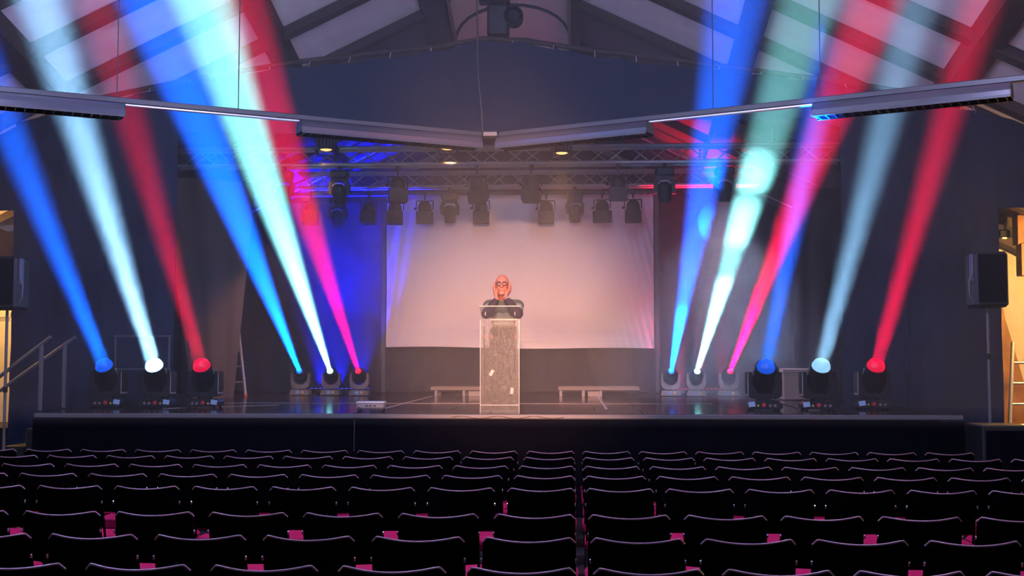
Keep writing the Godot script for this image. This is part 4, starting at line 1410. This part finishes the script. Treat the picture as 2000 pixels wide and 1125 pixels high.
# ---------------------------------------------------------------- side rooms seen past the drapes
func side_rooms():
	var warm := Color(1.0, 0.76, 0.40)
	# right: cream wall with a leaning timber arch, a boxed beam and a ladder
	struct("wall_room_right", boxmesh(Vector3(7.2, 2.2, -18.2), Vector3(3.6, 4.6, 0.2)), M.cream)
	var ar := thing("timber_arch", "orange-brown timber arch leg leaning in the right side room", "arch", Vector3(0, 0, -17.6))
	var a := MB.new()
	a.prism(PackedVector2Array([Vector2(5.4, 0.0), Vector2(6.55, 0.0), Vector2(6.56, 1.2), Vector2(6.28, 2.25), Vector2(6.20, 2.75), Vector2(5.4, 3.0)]), -0.2, 0.1)
	part("leg", a.done(), M.glulam, ar)
	var bm := thing("timber_beam", "brown timber beam under the ceiling of the right side room", "beam", Vector3(0, 0, -17.3))
	var c := MB.new()
	c.prism(PackedVector2Array([Vector2(5.4, 3.78), Vector2(7.4, 3.30), Vector2(7.4, 3.62), Vector2(5.4, 4.05)]), -0.15, 0.1)
	part("plank", c.done(), M.timber, bm)
	var bp := thing("timber_post", "stepped orange timber post hanging below the beam in the right room", "post", Vector3(6.30, 0, -16.9))
	part("upper_block", boxmesh(Vector3(0, 3.48, 0), Vector3(0.15, 0.42, 0.2), 0.01), M.glulam, bp)
	part("lower_block", boxmesh(Vector3(0.04, 3.06, 0.02), Vector3(0.16, 0.46, 0.2), 0.01), M.glulam, bp)
	var wl := thing("wall_lamp", "small dark spotlight fitting in the right side room", "lamp", Vector3(6.1, 3.42, -17.0))
	part("body", boxmesh(Vector3(0, 0.02, 0), Vector3(0.16, 0.12, 0.14), 0.02), M.lampblack, wl)
	part("bracket", boxmesh(Vector3(0.03, 0.12, 0), Vector3(0.03, 0.12, 0.03), 0.004), M.steel, wl)
	part("bulb", boxmesh(Vector3(0.0, -0.045, 0.06), Vector3(0.06, 0.02, 0.03), 0.005), glow(warm, 3.0), wl)
	var cl := MB.new()
	var pts := []
	for i in 10:
		var k := PI * i / 9.0
		pts.append(Vector3(6.5 - 0.12 * cos(k), 2.86 - 0.13 * sin(k), -16.8))
	cl.path(pts, 0.012, 6)
	solo("hanging_cable", cl.done(), M.wire, "grey cable loop hanging below the post in the right room", "cable")
	var ld := thing("ladder", "pale ladder leaning in the right side room doorway", "ladder", Vector3(0, 0, -16.6))
	for s in [[5.86, 6.16], [6.28, 6.52]]:
		var b := MB.new()
		b.tube(Vector3(s[0], 0.0, 0.2), Vector3(s[1], 1.9, -0.3), 0.028, 8)
		part("stile", b.done(), M.silver, ld)
	for i in 6:
		var f := 0.1 + 0.15 * i
		var b := MB.new()
		b.tube(Vector3(lerpf(5.86, 6.16, f), 1.9 * f, lerpf(0.2, -0.3, f)), Vector3(lerpf(6.28, 6.52, f), 1.9 * f, lerpf(0.2, -0.3, f)), 0.018, 8)
		part("rung", b.done(), M.silver, ld)
	room_lamp("ceiling lamp in the right side room", Vector3(7.05, 3.1, -15.9), warm, 13.0)
	# left: a cream door below, a brown board and a pale slope above
	struct("wall_room_left", boxmesh(Vector3(-9.0, 2.2, -18.2), Vector3(3.6, 4.6, 0.2)), M.cream)
	var dr := thing("side_door", "cream panelled door in the left side room", "door", Vector3(-8.72, 0.75, -17.0))
	part("leaf", boxmesh(Vector3(0, 0.72, 0), Vector3(0.86, 1.50, 0.05), 0.006), M.cream, dr)
	part("frame", boxmesh(Vector3(0.46, 0.8, 0.01), Vector3(0.06, 1.62, 0.09), 0.006), M.cream, dr)
	part("frame", boxmesh(Vector3(-0.02, 1.58, 0.01), Vector3(0.98, 0.10, 0.09), 0.006), M.cream, dr)
	part("hook", boxmesh(Vector3(0.2, 1.58, 0.07), Vector3(0.04, 0.14, 0.03), 0.01), M.black, dr)
	struct("wall_landing_left", boxmesh(Vector3(-8.6, 0.37, -16.6), Vector3(2.4, 0.75, 2.2)), M.floor)
	var bd := thing("timber_board", "brown timber board above the left side door", "board", Vector3(-7.85, 3.22, -15.4))
	part("board", boxmesh(Vector3(0, 0.0, 0), Vector3(0.75, 0.52, 0.06), 0.006), M.glulam, bd)
	var wg := MB.new()
	wg.prism(PackedVector2Array([Vector2(-7.9, 3.52), Vector2(-7.66, 3.41), Vector2(-7.54, 3.36), Vector2(-7.44, 3.38), Vector2(-7.43, 3.60), Vector2(-7.66, 3.49)]), -15.34, -15.30)
	solo("pale_gusset", wg.done(), M.cream, "pale triangular board over the brown board at far left", "board")
	room_lamp("ceiling lamp in the left side room", Vector3(-8.9, 3.25, -15.9), warm, 7.0)

func room_lamp(label: String, at: Vector3, c: Color, e: float):
	var t := thing("ceiling_lamp", label, "lamp", at)
	var b := MB.new()
	b.lathe([Vector2(0.0, -0.06), Vector2(0.09, -0.05), Vector2(0.13, 0.0), Vector2(0.14, 0.03)], 20)
	part("shade", b.done(), glow(c, 2.0), t)
	part("rose", boxmesh(Vector3(0, 0.05, 0), Vector3(0.3, 0.04, 0.3), 0.01), M.white, t)
	omni("room_light", at + Vector3(0, -0.12, 0), c, e, 0.1)

# ---------------------------------------------------------------- fluorescent lines over the hall
func luminaires():
	var Y := Y_RAIL
	fluor_line("left", Vector3(-0.955, Y, -12.139), Vector3(-5.38, Y, -9.648), [[0.006, 0.383], [0.705, 1.0]], [0.383, 0.705])
	fluor_line("right", Vector3(-0.763, Y, -12.149), Vector3(4.218, Y, -9.698), [[0.0, 0.303], [0.593, 0.891]], [0.303, 0.593])
	# lanterns of the front-of-house lights, the roof one added
	for q in [["theatre lantern on the rear wall bracket above the audience", Vector3(0.15, 3.5, 2.9), -0.08], ["added lantern hanging from the hall roof above the audience", Vector3(-0.9, 5.7, -4.2), -0.32]]:
		var t := thing("front_of_house_lantern", q[0], "stage lamp", q[1])
		var b := MB.new()
		b.xf = Transform3D(Basis(Vector3(1, 0, 0), -PI / 2 + q[2]), Vector3.ZERO)
		b.lathe([Vector2(0.0, -0.25), Vector2(0.14, -0.25), Vector2(0.16, 0.1), Vector2(0.17, 0.22), Vector2(0.15, 0.22), Vector2(0.14, 0.12), Vector2(0.0, 0.12)], 20)
		part("housing", b.done(), M.lampblack, t)
		var p := MB.new()
		if q[1].z > 0: p.tube(Vector3(0, 0.0, 0.2), Vector3(0, 0.0, 0.56), 0.03, 8)
		else: p.tube(Vector3(0, 0.1, 0.05), Vector3(0, roof(-0.02, q[1].z) - q[1].y, 0.05), 0.03, 8)
		part("bracket", p.done(), M.wire, t)
	for x in [-4.2, -0.9, 2.4]:  # pendants added to carry the violet fill lights
		var h := thing("added_pendant", "added dim violet fill globe over the hall, %s" % ("on the left" if x < -2 else "in the middle" if x < 1 else "on the right"), "lamp", Vector3(x, 4.7, -7.4))
		var g := MB.new()
		g.lathe([Vector2(0.0, -0.16), Vector2(0.14, -0.08), Vector2(0.16, 0.0), Vector2(0.14, 0.08), Vector2(0.0, 0.16)], 10, true)
		part("globe", g.done(), glow(Color(0.78, 0.76, 1.0), 1.2), h)
		var w := MB.new()
		w.tube(Vector3(0, 0.16, 0), Vector3(0, roof(x, -7.4) - 4.7, 0), 0.012, 6)
		part("stem", w.done(), M.wire, h)

func fluor_line(side: String, a: Vector3, b: Vector3, tubs: Array, strip: Array):
	var d := b - a
	var ln := d.length()
	var x := d.normalized()
	var bs := Basis(x, Vector3.UP, x.cross(Vector3.UP))
	var rail := thing("lighting_rail", "long dark suspended rail on the %s over the stage front" % side, "rail")
	var r := MB.new()
	r.xf = Transform3D(bs, a)
	r.box(Vector3(ln / 2, 0.0, 0), Vector3(ln, 0.055, 0.06), 0.008)
	part("channel", r.done(), M.rail, rail)
	var s := MB.new()
	s.xf = Transform3D(bs, a)
	s.box(Vector3(ln * (strip[0] + strip[1]) / 2, -0.036, 0), Vector3(ln * (strip[1] - strip[0]), 0.014, 0.05), 0.003)
	part("cover_strip", s.done(), mat(L(0.85, 0.85, 0.88), 0.25), rail, "bare white cover strip")
	for q in ([0.5, 0.717] if side == "left" else [0.42, 0.603]):
		var w := MB.new()
		var p: Vector3 = a + d * q
		w.tube(p, Vector3(p.x, roof(p.x, p.z), p.z), 0.005, 5)
		part("wire", w.done(), M.wire, rail)
	for i in tubs.size():
		var x0: float = ln * tubs[i][0]
		var x1: float = ln * tubs[i][1]
		var t := thing("fluorescent_luminaire", "grey louvred luminaire on the %s rail, %s" % [side, "beside the middle" if i == 0 else "at its outer end"], "luminaire", a, 0.0, "louvred luminaires")
		t.basis = bs
		var prof := [Vector2(-0.045, -0.03), Vector2(-0.075, -0.06), Vector2(-0.095, -0.10), Vector2(-0.10, -0.145), Vector2(0.10, -0.145), Vector2(0.095, -0.10), Vector2(0.075, -0.06), Vector2(0.045, -0.03)]
		var g := MB.new()
		for k in 3:
			var p0: Vector2 = prof[k]
			var p1: Vector2 = prof[k + 1]
			var n0 := Vector3(0, 0.5, -1).normalized()
			for m in [-1.0, 1.0]:
				var A := Vector3(x0, p0.y, -p0.x * m)
				var B := Vector3(x1, p0.y, -p0.x * m)
				var C := Vector3(x1, p1.y, -p1.x * m)
				var D := Vector3(x0, p1.y, -p1.x * m)
				if m > 0: g.quad(D, C, B, A)
				else: g.quad(A, B, C, D)
		g.quad(Vector3(x0, -0.03, 0.045), Vector3(x1, -0.03, 0.045), Vector3(x1, -0.03, -0.045), Vector3(x0, -0.03, -0.045))
		part("reflector", g.done(), M.reflector, t)
		for e in [x0, x1]:
			var ec := MB.new()
			var pl := PackedVector2Array()
			for q in prof: pl.append(Vector2(q.x, q.y))
			ec.xf = Transform3D(Basis(Vector3(0, 0, 1), Vector3(0, 1, 0), Vector3(-1, 0, 0)), Vector3(e, 0, 0))
			ec.prism(pl, -0.006, 0.006)
			part("end_cap", ec.done(), M.rail, t)
		var lv := MB.new()
		var n := int((x1 - x0) / 0.075)
		for k in n:
			lv.box(Vector3(x0 + (k + 0.5) * (x1 - x0) / n, -0.145, 0), Vector3(0.006, 0.03, 0.19))
		for z in [-0.1, 0.1]:
			lv.box(Vector3((x0 + x1) / 2, -0.152, z), Vector3(x1 - x0, 0.022, 0.008))
		part("louvre", lv.done(), M.rail, t).set_meta("kind", "stuff")
		var tb := MB.new()
		tb.tube(Vector3(x0 + 0.05, -0.08, 0), Vector3(x1 - 0.05, -0.08, 0), 0.014, 8)
		part("tube", tb.done(), M.white, t, "unlit white tube")
	if side == "left":
		var c := MB.new()
		c.path([Vector3(-1.02, roof(-1.8, -12.0), -12.12), Vector3(-1.0, 5.2, -12.12), Vector3(-0.985, 4.6, -12.13), Vector3(-0.95, 4.25, -12.13), Vector3(-0.94, 4.03, -12.14)], 0.009, 6)
		solo("supply_cable", c.done(), M.wire, "black cable hanging from the skylight to the meeting rails", "cable")
		solo("rail_joint", boxmesh(Vector3(-0.86, Y_RAIL, -12.15), Vector3(0.16, 0.06, 0.10), 0.01), M.rail, "small dark box joining the two rails in the middle", "joint box")
const Y_RAIL := 4.0

# ---------------------------------------------------------------- chairs
func chair_master() -> Node3D:
	var t := Node3D.new()
	t.name = "auditorium_chair"
	var yb := 0.535
	var yt := 0.815
	var shape := func(u, v, off):
		# u across -1..1, v up 0..1
		var x: float = u * 0.218
		var y := lerpf(yb, yt - 0.022 * (1.0 - u * u), v)
		var corner := maxf(0.0, absf(u) - 0.86) / 0.14
		if v > 0.9: y -= 0.030 * corner * corner * (v - 0.9) / 0.1
		return Vector3(x, y, 0.06 * (1.0 - u * u) + 0.05 * v - 0.05 + off)
	var b := MB.new()
	b.grid(func(u, v): return shape.call(u * 2.0 - 1.0, v, 0.0), 16, 6, 0.022)
	part("backrest", b.done(), M.shell, t)
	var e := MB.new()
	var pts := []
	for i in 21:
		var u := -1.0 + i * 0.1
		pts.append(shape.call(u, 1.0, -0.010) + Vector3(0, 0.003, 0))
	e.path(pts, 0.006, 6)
	part("highlight_trim", e.done(), M.highlight_mauve, t)  # trim tube whose lighter tone paints the top-edge highlight
	var s := MB.new()
	s.box(Vector3(0, 0.43, -0.25), Vector3(0.46, 0.07, 0.45), 0.022)
	part("seat", s.done(), M.seat, t, "pink-red upholstered seat")
	var lg := MB.new()
	lg.tube(Vector3(0, 0, 0), Vector3(0, 0.41, 0), 0.012, 6)
	var lm := lg.done()
	for x in [-0.2, 0.2]:
		for z in [-0.42, -0.06]:
			part("leg", lm, M.black, t).position = Vector3(x, 0, z)
		var br := MB.new()
		br.box(Vector3(x * 1.11, 0.705, -0.006), Vector3(0.012, 0.022, 0.012), 0.004)
		part("bracket", br.done(), M.chrome, t)
		var bk := MB.new()
		bk.tube(Vector3(x * 1.08, 0.43, -0.10), Vector3(x * 1.08, 0.72, -0.018), 0.008, 5)
		part("back_support", bk.done(), M.shell, t)
	return t

func chairs():
	var proto := chair_master()
	var rows := [-10.92, -10.23, -9.39, -8.60, -7.77, -6.46, -5.62, -4.81]
	var tx := atan(0.0522)
	for r in rows.size():
		var z: float = rows[r]
		for sd in [-1, 1]:
			for i in 14:
				var x: float = -0.215 - 0.5255 * i if sd < 0 else 0.298 + 0.516 * i
				# keep what the hall shows between its side walls and in view
				var reach := 0.435 + 0.06 / -z * 4.8
				var cx := x * cos(tx) + z * -sin(tx) * -1.0
				var side := x - z * 0.0522
				if absf(side / -z) > 0.435 + 0.30 / -z: continue
				if r == 0 and x > 3.75 or r == 1 and x > 4.2: continue
				var c := proto.duplicate()
				c.name = numbered("auditorium_chair")
				add_child(c)
				c.position = Vector3(x, 0, z)
				c.rotation.y = 0.02 * sin(x * 7.0 + z * 3.0)
				tag(c, "black chair, pink-red seat, %s %s of the aisle, %s row from the stage" % [ordinal(i), "left" if sd < 0 else "right", ordinal(r)], "chair", "chairs of the auditorium rows")
	proto.free()
